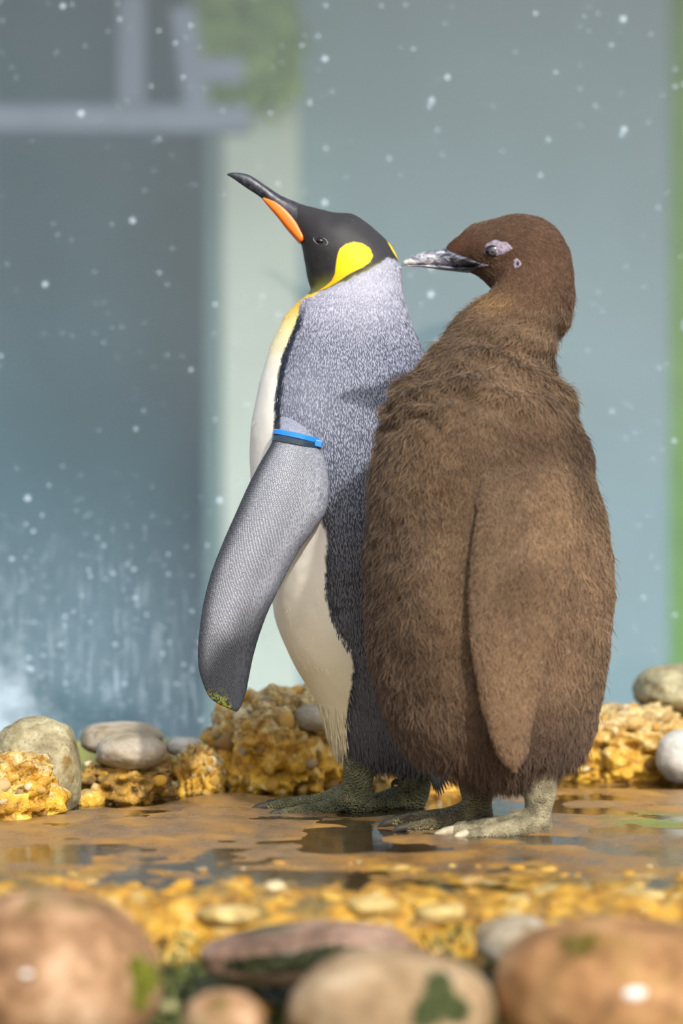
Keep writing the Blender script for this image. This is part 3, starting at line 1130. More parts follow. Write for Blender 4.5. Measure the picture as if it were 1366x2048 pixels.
def tube(name, pts, rad, mat, parent=None, ns=12, link=True, flat=1.0):
    """tapering tube through 3d points"""
    pr = np.hstack([np.asarray(pts, float), np.asarray(rad, float)[:, None]])
    q = catmull(pr, max(8, len(pts) * 6))
    c, r = q[:, :3], np.maximum(q[:, 3], 2e-4)
    tg = unit(np.gradient(c, axis=0))
    up = np.array([0, 1.0, 0.13])
    a = unit(np.cross(tg, np.broadcast_to(up, tg.shape)))
    b = np.cross(tg, a)
    th = np.linspace(0, 2 * np.pi, ns, endpoint=False)
    g = c[:, None] + r[:, None, None] * (a[:, None] * np.cos(th)[None, :, None] * flat + b[:, None] * np.sin(th)[None, :, None])
    nr = len(c)
    v = np.vstack([g.reshape(-1, 3), c[:1] - tg[:1] * r[0] * 0.6, c[-1:] + tg[-1:] * r[-1] * 0.6])
    i, j = np.meshgrid(np.arange(nr - 1), np.arange(ns), indexing='ij')
    j2 = (j + 1) % ns
    qd = np.stack([i * ns + j, i * ns + j2, (i + 1) * ns + j2, (i + 1) * ns + j], -1).reshape(-1, 4)
    k = np.arange(ns)
    k2 = (k + 1) % ns
    A = nr * ns
    c0 = np.stack([np.full(ns, A), k2, k], -1)
    c1 = np.stack([np.full(ns, A + 1), (nr - 1) * ns + k, (nr - 1) * ns + k2], -1)
    me = mesh_np(name, v, np.concatenate([qd.ravel(), c0.ravel(), c1.ravel()]), np.concatenate([np.full(len(qd), 4), np.full(2 * ns, 3)]))
    bm = bmesh.new()
    bm.from_mesh(me)
    bmesh.ops.recalc_face_normals(bm, faces=bm.faces)
    bm.to_mesh(me)
    bm.free()
    if not link:
        return me
    return make_obj(name, me, mat, parent)


def fuse(name, meshes, voxel, mat, parent, smooth=4):
    """join meshes into one continuous skin"""
    bm = bmesh.new()
    for me in meshes:
        bm.from_mesh(me)
    me = bpy.data.meshes.new(name)
    bm.to_mesh(me)
    bm.free()
    tmp = bpy.data.objects.new('tmp', me)
    COL.objects.link(tmp)
    r = tmp.modifiers.new('r', 'REMESH')
    r.mode = 'VOXEL'
    r.voxel_size = voxel
    sm = tmp.modifiers.new('s', 'SMOOTH')
    sm.factor = 0.5
    sm.iterations = smooth
    dg = bpy.context.evaluated_depsgraph_get()
    res = bpy.data.meshes.new_from_object(tmp.evaluated_get(dg))
    res.name = name
    bpy.data.objects.remove(tmp, do_unlink=True)
    return make_obj(name, res, mat, parent)


# adult eye: half closed, grey lids
ye = surf_y(AL, 641, 482)
eye = ellipsoid('eye', P(641, 482, ye + 0.001), (0.0058, 0.0035, 0.0040), M['eye_dark'], adult, rot=0.35)
for nm, a0, a1, rr in (('eyelid', -70, 55, 0.0010), ('eyelid', 100, 215, 0.0008)):
    lidp = []
    for a in np.radians(np.linspace(a0, a1, 9)):
        x_, y_ = 641 + 14.0 * math.cos(a), 482 + 8.0 * math.sin(a) + 4 * math.cos(a)
        lidp.append(P(x_, y_, surf_y(AL, x_, y_) - 0.0004))
    lid = tube(nm, lidp, [rr * (0.35 + 0.65 * math.sin(math.pi * k / 8)) for k in range(9)], M['lid'], eye, 8)
    lid['label'] = 'wrinkled pale grey eyelid'

# flipper nearest the camera side of the adult, hanging forward
fr = [(705, 765, 606, 738, 0.018, 5.000), (680, 815, 576, 792, 0.022, 4.980), (656, 858, 557, 836, 0.024, 4.944), (642, 888, 550, 864, 0.023, 4.922),
      (648, 908, 541, 890, 0.021, 4.912), (655, 945, 520, 926, 0.019, 4.897), (657, 985, 497, 970, 0.017, 4.887), (651, 1022, 470, 1030, 0.016, 4.880),
      (630, 1056, 446, 1085, 0.015, 4.876), (602, 1094, 424, 1142, 0.014, 4.874), (577, 1138, 408, 1202, 0.013, 4.874), (554, 1184, 399, 1262, 0.012, 4.874),
      (535, 1224, 396, 1302, 0.011, 4.876), (518, 1270, 398, 1337, 0.010, 4.878), (506, 1312, 406, 1366, 0.009, 4.880), (498, 1350, 418, 1392, 0.008, 4.882),
      (491, 1385, 436, 1407, 0.0065, 4.884), (481, 1412, 460, 1418, 0.004, 4.885), (473, 1419, 468, 1422, 0.001, 4.885)]
FL = Loft(fr, 220, 72)


def flip_colour(p, t, ns):
    u, v = UV(p)
    N = len(u)
    ct = np.cos(t / ns * 2 * np.pi)            # -1 leading edge .. 1 trailing edge
    c = np.broadcast_to(lin(146, 149, 158), (N, 3))
    c = mixc(c, lin(168, 171, 180), np.exp(-((ct + 0.25) / 0.35) ** 2))
    c = mixc(c, lin(66, 69, 76), sstep(-0.62, -0.95, ct))
    c = mixc(c, lin(110, 112, 120), sstep(0.55, 0.95, ct) * sstep(930, 1050, v))
    dark = sstep(1190, 1330, v + 55 * ct + 30 * vnoise(np.stack([u * 0.02, v * 0.02, 0 * u], -1), 6))
    c = mixc(c, lin(54, 57, 64), dark)
    grn = sstep(1365, 1400, v) * sstep(0.0, -0.6, ct) * (vnoise(np.stack([u * 0.3, v * 0.3, 0 * u], -1), 8) > -0.1)
    return c, grn, dark


fme = FL.mesh('flipper')
fv = FL.verts()
tv = np.concatenate([np.tile(np.arange(72), 220), [0, 0]])
fc, _, _ = flip_colour(fv, tv, 72)
fb, ft, _ = adult_colour(fv)
up = sstep(872, 852, UV(fv)[1])
set_col(fme, mixc(fc * 0.42, mixc(fb, ft, 0.3 * np.ones(len(fb))), up))
flip = make_obj('flipper', fme, M['feather'], adult)
# scale feathers in rows along the flipper
rows_, cols_ = 176, 96
si, ti = np.meshgrid(np.arange(rows_), np.arange(cols_), indexing='ij')
ss = 2 + (si + 0.10 * rng.normal(0, 1, si.shape)) / rows_ * 216
tt2 = (ti + 0.5 * (si % 2) + 0.07 * rng.normal(0, 1, si.shape)) / cols_ * 72
ss, tt2 = ss.ravel(), tt2.ravel()
p, n, d = FL.at(ss, tt2)
cc, grn, dark = flip_colour(p, tt2, 72)
ct = np.cos(tt2 / 72 * 2 * np.pi)
N = len(p)
ln = (0.0044 + 0.0034 * sstep(0.0, 0.8, ct)) * (0.85 + 0.3 * rng.random(N))
wd = 0.0017 + 0.0006 * sstep(0.0, 0.8, ct)
rv = (0.86 + 0.28 * rng.random(N))[:, None]
up = sstep(872, 852, UV(p)[1])                    # above the band the shoulder wears body feathers
ub_, ut_, _ = adult_colour(p, 1.0)
ln = ln + 0.003 * up
cc = mixc(cc, ut_, up)
tipc = mixc(cc * 1.08, lin(158, 168, 34), grn * 0.75) * rv
basec = cc * (0.45 - 0.25 * sstep(-0.3, 0.6, ct))[:, None] * rv
ribbons('scale_feathers', p, n, d, ln, wd, 0.0007 + 0.0004 * (ct > 0.3), basec, tipc, M['plume'], flip, curl=0.03, tilt=0.12, sink=0.0003, shape=(0.9, 1.0, 0.85))

# flipper on the far side, folded against the body
ff = [(800, 800, 690, 780, 0.02, 5.10), (800, 880, 680, 860, 0.022, 5.125), (795, 980, 660, 960, 0.018, 5.15), (780, 1100, 650, 1080, 0.015, 5.158), (760, 1220, 650, 1200, 0.012, 5.155), (740, 1310, 665, 1300, 0.009, 5.145), (715, 1360, 690, 1358, 0.003, 5.14)]
FF = Loft(ff, 80, 36)
ffm = FF.mesh('flipper')
set_col(ffm, np.broadcast_to(lin(120, 124, 136), (len(ffm.vertices), 3)))
make_obj('flipper', ffm, M['feather'], adult)

# identification band: blue strap above a dark strap, blue lock
band = empty('flipper_band', P(600, 878, 4.90).tolist())
band.parent = adult
band.matrix_parent_inverse = Matrix.Translation(adult.location).inverted()
band['label'] = 'blue plastic identification band around the flipper'


def strap(name, R, L_, hd, yc, wpx, mat, parent, bow=0.0):
    a, b = P(R[0], R[1], yc), P(L_[0], L_[1], yc)
    c, ax = (a + b) / 2, (a - b) / 2
    ax *= 1.03
    up = np.array([-ax[2], 0, ax[0]])
    up /= np.linalg.norm(up)
    if up[2] < 0:
        up = -up
    wid = wpx / F * yc
    th = np.linspace(0, 2 * np.pi, 64, endpoint=False)
    prof = [(0.0, -0.5), (0.0013, -0.38), (0.0013, 0.38), (0.0, 0.5)]
    v = []
    for a_ in th:
        for (o_, h_) in prof:
            q = c + ax * math.cos(a_) * (1 + o_ / 0.03) + up * (h_ * wid + bow * (math.sin(a_)))
            q = q + np.array([0, -(hd + o_) * math.sin(a_), 0])
            v.append(q)
    f = []
    for k in range(64):
        for m2 in range(4):
            f.append((k * 4 + m2, k * 4 + (m2 + 1) % 4, ((k + 1) % 64) * 4 + (m2 + 1) % 4, ((k + 1) % 64) * 4 + m2))
    me = bpy.data.meshes.new(name)
    me.from_pydata([tuple(map(float, q)) for q in v], [], f)
    bm = bmesh.new()
    bm.from_mesh(me)
    bmesh.ops.recalc_face_normals(bm, faces=bm.faces)
    bm.to_mesh(me)
    bm.free()
    return make_obj(name, me, mat, parent, smooth=False)


def sub(o, parent):
    o.parent = parent
    o.matrix_parent_inverse = parent.matrix_world.inverted() if parent.matrix_world else Matrix()
    return o


bpy.context.view_layer.update()


def strap_sub(*a, **k):
    o = strap(*a, parent=None, **k)
    o.parent = band
    o.matrix_parent_inverse = band.matrix_world.inverted()
    return o


strap_sub('blue_strap', (642, 885), (549, 864), 0.0265, 4.922, 11, M['blue'], bow=0.0015)
strap_sub('dark_strap', (641, 896), (547, 877), 0.0255, 4.918, 12, M['strap_dark'], bow=0.0012)
lc = P(637, 887, 4.902)
lk = box_mesh('band_lock', -0.0052, 0.0052, -0.003, 0.003, -0.0046, 0.0046, 0.001)
lk.transform(Matrix.Translation(Vector(lc)) @ Matrix.Rotation(0.25, 4, 'Y'))
lko = make_obj('band_lock', lk, M['blue'], None, smooth=False)
lko.parent = band
lko.matrix_parent_inverse = band.matrix_world.inverted()

# tail: stiff dark quills
tm = []
for k in range(9):
    a = k / 8
    x0, y0 = 842 + 22 * a, 1525 + 8 * a
    x1, y1 = 868 + 40 * a, 1575 + 12 * math.sin(a * 5) + 4
    dq = 5.03 + 0.05 * (a - 0.5)
    p0, p1 = P(x0, y0, dq), P(x1, y1, dq)
    mid = (p0 + p1) / 2 + np.array([0.004, 0, 0.003])
    tm.append(tube('tail', [p0, mid, p1], [0.003, 0.0032, 0.0006], None, ns=6, link=False))
bm = bmesh.new()
for me in tm:
    bm.from_mesh(me)
tme = bpy.data.meshes.new('tail')
bm.to_mesh(tme)
bm.free()
M['tail'] = mat_plain('dark_tail_quills', (44, 48, 54), 0.5, 0.4, 200, 0.4)
make_obj('tail', tme, M['tail'], adult)


def foot(name, D, leg, heel, toes, claws, mat, cmat, parent, legr, heelr, voxel=0.0026, dz=0.0):
    """leg and toes fused into one skin; pixel points carry a sideways offset in metres"""
    def Q(a):
        q = P(a[0], a[1], D)
        q[1] += a[2] if len(a) > 2 else 0.0
        q[2] += dz
        return q
    parts = [tube('leg', [Q(a) for a in leg], legr, None, ns=20, link=False)]
    parts.append(tube('heel', [Q(a) for a in heel], heelr, None, ns=20, link=False))
    for pts, rad in toes:
        parts.append(tube('toe', [Q(a) for a in pts], rad, None, ns=14, link=False))
    o = fuse(name, parts, voxel, mat, parent)
    for pts, rad in claws:
        c = tube('claw', [Q(a) for a in pts], rad, cmat, None, ns=10)
        c.parent = o
        c.matrix_parent_inverse = Matrix.Translation(parent.location).inverted() @ Matrix.Identity(4)
        c.matrix_parent_inverse = Matrix.Identity(4)
    return o


mm = 0.0007
foot('foot', 4.99, [(720, 1495), (718, 1535), (716, 1575), (716, 1606)], [(742, 1604), (715, 1606), (676, 1606)],
     [([(690, 1592), (640, 1604), (585, 1609), (535, 1614)], [0.019, 0.0125, 0.0105, 0.0075]),
      ([(690, 1598, -0.01), (650, 1612, -0.028), (600, 1618, -0.040), (556, 1622, -0.048)], [0.016, 0.011, 0.009, 0.006]),
      ([(690, 1598, 0.01), (640, 1606, 0.028), (590, 1610, 0.042), (550, 1612, 0.050)], [0.016, 0.011, 0.009, 0.006])],
     [([(540, 1611), (520, 1614), (505, 1621), (498, 1629)], [0.0062, 0.0058, 0.0040, 0.0010]),
      ([(562, 1618, -0.047), (545, 1622, -0.050), (533, 1630, -0.052)], [0.0050, 0.0040, 0.0008]),
      ([(554, 1610, 0.049), (535, 1612, 0.053), (522, 1619, 0.055)], [0.0050, 0.0040, 0.0008])],
     M['foot_dark'], M['claw'], adult, [0.024, 0.0225, 0.0205, 0.0205], [0.014, 0.0175, 0.014])
foot('foot', 5.055, [(830, 1505), (832, 1545), (832, 1575), (828, 1598)], [(845, 1598), (826, 1602), (800, 1602)],
     [([(800, 1590), (760, 1600), (715, 1606), (680, 1609)], [0.015, 0.012, 0.010, 0.007]),
      ([(800, 1596, -0.008), (765, 1604, -0.022), (730, 1608, -0.03), (700, 1610, -0.034)], [0.014, 0.010, 0.008, 0.006]),
      ([(800, 1596, 0.01), (765, 1602, 0.028), (725, 1606, 0.04), (695, 1608, 0.046)], [0.014, 0.010, 0.008, 0.006]),
      ([(815, 1570, -0.012), (800, 1562, -0.018), (792, 1562, -0.020)], [0.010, 0.0065, 0.005])],
     [([(797, 1561, -0.019), (787, 1563, -0.022), (783, 1573, -0.024)], [0.0048, 0.0036, 0.0008]),
      ([(684, 1608), (668, 1609), (656, 1616)], [0.0055, 0.0045, 0.0008])],
     M['foot_dark'], M['claw'], adult, [0.024, 0.0225, 0.021, 0.0195], [0.013, 0.017, 0.013])

# ------------------------------------------------------------------ downy chick
YC = 4.69
chick = empty('penguin_chick', (P(1010, 1660, 4.69)[0], YC, 0.0))
tag(chick, 'downy brown penguin chick standing with grey bill toward the adult', 'penguin')
cr = [(888, 500, 903, 534, 0.010, YC), (899, 480, 922, 543, 0.020, YC), (930, 457, 944, 551, 0.033, YC), (975, 435, 962, 564, 0.045, YC),
      (1018, 424, 974, 576, 0.052, YC), (1062, 425, 978, 583, 0.055, YC), (1105, 445, 972, 591, 0.057, YC), (1138, 484, 962, 598, 0.058, YC),
      (1155, 530, 945, 608, 0.059, YC), (1158, 585, 925, 622, 0.061, YC), (1145, 636, 907, 637, 0.062, YC), (1118, 684, 888, 656, 0.066, YC),
      (1105, 714, 876, 688, 0.074, YC), (1115, 747, 852, 717, 0.086, YC), (1145, 790, 812, 748, 0.102, YC), (1163, 838, 778, 797, 0.115, YC),
      (1188, 905, 755, 862, 0.126, YC), (1204, 980, 744, 930, 0.134, YC), (1220, 1050, 737, 1010, 0.140, YC), (1229, 1130, 730, 1100, 0.143, YC),
      (1232, 1200, 729, 1180, 0.144, YC), (1229, 1280, 735, 1260, 0.142, YC), (1220, 1350, 747, 1340, 0.137, YC), (1206, 1418, 771, 1418, 0.127, YC),
      (1188, 1476, 806, 1482, 0.112, YC), (1160, 1522, 850, 1520, 0.090, YC), (1110, 1548, 920, 1545, 0.058, YC), (1060, 1556, 980, 1555, 0.02, YC)]
CL = Loft(cr, 300, 140, inset=0.0055, wob=lambda p: 0.006 * fbm(p * np.array([11, 11, 15]), 21, 3) * sstep(0.98, 0.85, p[:, 2]) + 0.0025 * fbm(p * 30, 22, 2) + 0.004 * np.sin(p[:, 2] * 130 + 5 * p[:, 0] * 10 + 7 * fbm(p * 12, 28, 2)) * sstep(0.50, 0.57, p[:, 2]) * sstep(0.70, 0.64, p[:, 2]))


def chick_colour(p):
    u, v = UV(p)
    N = len(u)
    hd = sstep(640, 590, v)
    big = fbm(p * 9.0, 31, 3)
    mid = fbm(p * 34.0, 33, 3)
    c = np.broadcast_to(lin(107, 87, 67), (N, 3))
    c = mixc(c, lin(84, 66, 49), sstep(0.1, 0.6, big))
    c = mixc(c, lin(128, 104, 80), sstep(-0.1, -0.6, big))
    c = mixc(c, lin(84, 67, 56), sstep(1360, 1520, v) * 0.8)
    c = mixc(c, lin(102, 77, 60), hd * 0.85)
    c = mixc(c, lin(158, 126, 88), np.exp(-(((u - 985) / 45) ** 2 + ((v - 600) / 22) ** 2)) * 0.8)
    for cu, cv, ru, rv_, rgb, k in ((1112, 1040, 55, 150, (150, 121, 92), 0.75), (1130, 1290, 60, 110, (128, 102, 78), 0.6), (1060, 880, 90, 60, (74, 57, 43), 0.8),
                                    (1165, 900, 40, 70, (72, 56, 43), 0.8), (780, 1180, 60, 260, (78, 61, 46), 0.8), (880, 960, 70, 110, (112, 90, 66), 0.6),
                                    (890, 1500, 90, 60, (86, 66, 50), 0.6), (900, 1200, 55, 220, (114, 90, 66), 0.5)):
        c = mixc(c, lin(*rgb), k * np.exp(-(((u - cu) / ru) ** 2 + ((v - cv) / rv_) ** 2)))  # down tone spots, with the sun patch and shaded front painted in
    # darker face in front of the eye
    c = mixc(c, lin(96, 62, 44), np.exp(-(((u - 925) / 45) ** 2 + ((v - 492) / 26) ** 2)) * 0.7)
    return c * (1 + 0.22 * mid)[:, None]


cme = CL.mesh('body')
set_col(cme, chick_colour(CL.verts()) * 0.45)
cbody = make_obj('body', cme, M['down_base'], chick)


def clump(loft, s, t, p, d, length, cells_s, cells_t, strength):
    """draw the tips of neighbouring hairs together"""
    cs, ct_ = loft.nr / cells_s, loft.ns / cells_t
    a, b = np.floor(s / cs), np.floor(t / ct_)
    jx = _hash(a.astype(np.int64), b.astype(np.int64), np.zeros(len(a), np.int64), 5)
    jy = _hash(a.astype(np.int64), b.astype(np.int64), np.ones(len(a), np.int64), 6)
    pc, ncn, dc = loft.at((a + 0.25 + 0.5 * jx) * cs, (b + 0.25 + 0.5 * jy) * ct_)
    return (pc - p) * np.broadcast_to(strength, (len(p),))[:, None], jx


EYE_C, SPOT_C = (986, 502), (1034, 527)


def bare(u, v):
    """bare skin about the eye and the ear, where no down grows"""
    e = ((u - 993) / 25) ** 2 + ((v - 498) / 15) ** 2 < 1 + 0.5 * vnoise(np.stack([u * 0.2, v * 0.2, 0 * u], -1), 3)
    e |= ((u - 1034) / 9) ** 2 + ((v - 527) / 11) ** 2 < 1
    e |= ((u - 963) / 15) ** 2 + ((v - 531) / 4) ** 2 < 1
    e |= (v > 499 + (u - 888) * 0.42) & (v < 537) & (u < 962)
    return e


def down(loft, N, parent, name, lenf, seed, weight=None, cs=110, ct_=70, stren=0.5, liftk=1.0, avoid=True, colk=1.0, seg=3, wave=0.0, shade=None, sink=0.0015):
    s, t, p, n, d = loft.sample(N, weight)
    u, v = UV(p)
    ok = ~(bare(u, v) & (n[:, 1] < 0.2)) if avoid else np.ones(N, bool)
    s, t, p, n, d, u, v = s[ok], t[ok], p[ok], n[ok], d[ok], u[ok], v[ok]
    N = len(p)
    swirl = np.stack([fbm(p * 26, seed + 1, 2), fbm(p * 26, seed + 2, 2), fbm(p * 26, seed + 3, 2)], -1)
    body = sstep(600, 700, v)
    cs0, ct0 = loft.nr / cs, loft.ns / ct_
    ca, cb = np.floor(s / cs0).astype(np.int64), np.floor(t / ct0).astype(np.int64)
    wild0 = np.clip(sstep(900, 800, v) * sstep(600, 680, v) + sstep(900, 790, u) * sstep(880, 1000, v), 0, 1)
    ang = (_hash(ca, cb, ca * 0, 77) - 0.5) * 2.0 * (0.12 + 0.5 * (wild0 if avoid else 0.0)) + rng.normal(0, 0.25, N)
    d = d * np.cos(ang)[:, None] + np.cross(n, d) * np.sin(ang)[:, None]
    d = unit(d + swirl * (0.15 + 0.35 * body * sstep(1500, 1200, v))[:, None] + np.array([0, 0, -1.0]) * (0.25 * body + 0.5 * sstep(1350, 1550, v))[:, None])
    d = unit(d - n * (d * n).sum(1, keepdims=True))
    ln = lenf(u, v) * (0.65 + 0.7 * rng.random(N))
    wild = np.clip(sstep(900, 800, v) * sstep(600, 680, v) + sstep(900, 790, u) * sstep(880, 1000, v) + sstep(1400, 1530, v), 0, 1)
    sh, jx = clump(loft, s, t, p, d, ln, cs, ct_, stren * (0.25 + 0.6 * wild))
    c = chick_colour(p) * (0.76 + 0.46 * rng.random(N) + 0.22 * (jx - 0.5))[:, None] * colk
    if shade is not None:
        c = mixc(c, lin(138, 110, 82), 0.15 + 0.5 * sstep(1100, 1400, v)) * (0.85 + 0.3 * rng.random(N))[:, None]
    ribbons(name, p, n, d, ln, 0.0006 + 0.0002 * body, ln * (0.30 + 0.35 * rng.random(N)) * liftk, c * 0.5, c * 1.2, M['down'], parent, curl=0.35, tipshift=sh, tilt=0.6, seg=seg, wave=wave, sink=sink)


def lf_body(u, v):
    l_ = 0.0065 + 0.0035 * sstep(590, 700, v)
    l_ = l_ + 0.005 * sstep(900, 800, v) * sstep(600, 680, v)          # ruffled neck
    l_ = l_ + 0.005 * sstep(900, 790, u) * sstep(880, 1000, v)         # curlier breast
    l_ = l_ + 0.007 * sstep(1380, 1530, v)
    l_ = np.where(u < 915 - (v - 500) * 0.2, np.where(v < 560, 0.0045, l_), l_)
    return l_


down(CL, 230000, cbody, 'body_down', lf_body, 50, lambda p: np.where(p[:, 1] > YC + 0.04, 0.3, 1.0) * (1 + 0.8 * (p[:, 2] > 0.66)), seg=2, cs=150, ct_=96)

# loose curly strands over the undercoat
down(CL, 11000, cbody, 'curly_strands', lambda u, v: 0.010 + 0.007 * sstep(590, 700, v), 90,
     lambda p: np.where(p[:, 1] > YC + 0.04, 0.3, 1.0) * (p[:, 2] < 0.71) * (0.06 + 0.9 * (p[:, 0] < 0.10) + 0.7 * (p[:, 2] > 0.57)), 110, 70, 0.3, 1.5, True, 1.15, 6, 0.13)

# long wet strands hanging at the hem
m_ = 5200
s = 258 + 40 * rng.random(m_)
t = rng.random(m_) * 140
p, n, d = CL.at(s, t)
cl_, jx = clump(CL, s, t, p, d, 0, 110, 46, 0.75)
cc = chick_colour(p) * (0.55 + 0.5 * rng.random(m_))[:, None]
dd = unit(0.5 * d + np.array([0, 0, -0.7]) + 0.35 * n)
ribbons('hem_down', p, n, dd, 0.016 + 0.016 * rng.random(m_), 0.0010, 0.002, cc * 0.6, cc * 1.1, M['down'], cbody, curl=0.2, tipshift=cl_, tilt=0.5)

# chick flipper lying along its flank
cf = [(1110, 890, 985, 895, 0.008, 4.582), (1140, 950, 960, 962, 0.014, 4.556), (1153, 1020, 953, 1030, 0.018, 4.543), (1152, 1100, 942, 1110, 0.020, 4.536), (1136, 1180, 938, 1190, 0.020, 4.531),
      (1112, 1260, 942, 1272, 0.019, 4.529), (1090, 1330, 951, 1345, 0.018, 4.530), (1075, 1400, 965, 1415, 0.016, 4.532), (1062, 1462, 982, 1475, 0.014, 4.533), (1052, 1510, 1002, 1518, 0.010, 4.533), (1036, 1536, 1022, 1537, 0.003, 4.534)]
CF = Loft(cf, 140, 60, inset=0.001, wob=lambda p: 0.002 * fbm(p * 24, 27, 2))
CF.g[:, :, 1] += 0.30 * np.clip(CF.g[:, :, 0] - P(985, 0, 4.53)[0], 0, None)      # trailing edge lies against the flank
CF.calc()
cfm = CF.mesh('flipper')
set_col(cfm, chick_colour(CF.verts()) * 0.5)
cflip = make_obj('flipper', cfm, M['down_base'], chick)
down(CF, 52000, cflip, 'flipper_down', lambda u, v: 0.0075 + 0.0 * v, 70, None, 60, 40, 0.2, 0.8, False, 1.0, 2, 0.0, True, 0.0)
cff = [(1100, 900, 985, 905, 0.010, 4.800), (1140, 1000, 955, 1010, 0.016, 4.822), (1140, 1150, 945, 1160, 0.017, 4.830), (1110, 1300, 950, 1310, 0.015, 4.828), (1070, 1430, 985, 1440, 0.012, 4.815), (1040, 1490, 1020, 1492, 0.003, 4.81)]
CFF = Loft(cff, 60, 36)
cffm = CFF.mesh('flipper')
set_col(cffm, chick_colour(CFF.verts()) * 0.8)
make_obj('flipper', cffm, M['down_base'], chick)

# chick bill: upper and lower mandible
ub = [(803, 528, 803, 531, 0.0015, YC), (815, 516, 815, 531, 0.0045, YC), (842, 505, 842, 531, 0.0085, YC), (870, 500, 874, 533, 0.0120, YC), (892, 497, 900, 535, 0.0195, YC), (912, 506, 922, 537, 0.0310, YC), (935, 516, 942, 538, 0.0390, YC), (956, 526, 958, 537, 0.0420, YC)]
cbill = make_obj('upper_bill', Loft(ub, 50, 28).mesh('upper_bill'), M['bill_pale'], chick)
lb = [(812, 530.5, 812, 533, 0.0015, YC), (850, 530, 850, 535, 0.0065, YC), (885, 531, 884, 540, 0.0115, YC), (915, 533, 912, 543, 0.0185, YC), (942, 534, 938, 545, 0.031, YC), (958, 533, 956, 541, 0.037, YC)]
lbo = make_obj('lower_bill', Loft(lb, 40, 24).mesh('lower_bill'), M['bill_pale'], chick)

# eye with bare lavender skin, ear spot


def skin_patch(name, cx, cy, rx, ry, loft, mat, parent, off=0.0005, rot=0.0, thick=0.004):
    """low bare-skin mound lying on the head"""
    v, f = [], []
    nr, ns = 7, 32
    for k in range(nr):
        r = (k + 1) / nr
        for m_ in range(ns):
            a = m_ / ns * 2 * math.pi
            wv = 1 + 0.10 * math.sin(3 * a + 1) + 0.06 * math.sin(7 * a)
            dx, dy = rx * r * wv * math.cos(a), ry * r * wv * math.sin(a)
            px_, py_ = cx + dx * math.cos(rot) - dy * math.sin(rot), cy + dx * math.sin(rot) + dy * math.cos(rot)
            D = surf_y(loft, px_, py_)
            v.append(P(px_, py_, D - off - 0.0012 * (1 - r * r) + (thick if k == nr - 1 else 0)))
    D = surf_y(loft, cx, cy)
    v.append(P(cx, cy, D - off - 0.0012))
    for m_ in range(ns):
        f.append((len(v) - 1, m_, (m_ + 1) % ns))
    for k in range(nr - 1):
        for m_ in range(ns):
            m2 = (m_ + 1) % ns
            f.append((k * ns + m_, (k + 1) * ns + m_, (k + 1) * ns + m2, k * ns + m2))
    me = bpy.data.meshes.new(name)
    me.from_pydata([tuple(map(float, q)) for q in v], [], f)
    bm = bmesh.new()
    bm.from_mesh(me)
    bmesh.ops.recalc_face_normals(bm, faces=bm.faces)
    bm.to_mesh(me)
    bm.free()
    return make_obj(name, me, mat, parent)


ring = skin_patch('eye_ring', 994, 497, 31, 18, CL, M['skin'], chick, rot=-0.15)
ring['label'] = 'bare lavender grey skin around the eye'
gape = skin_patch('gape', 963, 531, 15, 3.5, CL, M['skin'], chick, rot=-0.05)
ear = skin_patch('ear_spot', 1034, 527, 9, 11, CL, M['skin'], chick)
ear['label'] = 'small pale bare spot behind the eye'
ys = surf_y(CL, *EYE_C)
ceye = ellipsoid('eye', P(EYE_C[0], EYE_C[1], ys + 0.0003), (0.0104, 0.0040, 0.0080), M['eye_dark'], chick, rot=0.08)
cir = ellipsoid('iris', P(EYE_C[0] - 1, EYE_C[1] + 0.5, ys - 0.0031), (0.0052, 0.0007, 0.0052), M['iris'], ceye)
ellipsoid('pupil', P(EYE_C[0] - 1, EYE_C[1] + 0.5, ys - 0.0036), (0.0024, 0.0004, 0.0024), M['eye_dark'], ceye)
ellipsoid('ear_opening', P(1036, 526, surf_y(CL, 1036, 526) - 0.0022), (0.0017, 0.0006, 0.0030), M['eye_dark'], ear)

# chick feet
foot('foot', 4.65, [(1078, 1535), (1080, 1580), (1077, 1620), (1078, 1648)], [(1096, 1652), (1070, 1652), (1040, 1652)],
     [([(1060, 1640), (1010, 1650), (950, 1657), (905, 1662)], [0.016, 0.0125, 0.0105, 0.0075]),
      ([(1060, 1645, -0.008), (1010, 1656, -0.026), (960, 1662, -0.038), (925, 1666, -0.044)], [0.014, 0.0115, 0.009, 0.0065]),
      ([(1060, 1645, 0.008), (1010, 1651, 0.026), (965, 1655, 0.038), (930, 1657, 0.044)], [0.014, 0.011, 0.009, 0.006])],
     [([(912, 1660), (890, 1664), (872, 1671), (864, 1677)], [0.0068, 0.0060, 0.0040, 0.0010]),
      ([(932, 1661, -0.043), (915, 1665, -0.047), (902, 1674, -0.05)], [0.0062, 0.0050, 0.0010]),
      ([(936, 1655, 0.043), (918, 1657, 0.048), (905, 1664, 0.051)], [0.0055, 0.0045, 0.0010])],
     M['foot_pale'], M['claw_pale'], chick, [0.024, 0.0225, 0.0175, 0.0175], [0.0125, 0.0155, 0.0125])
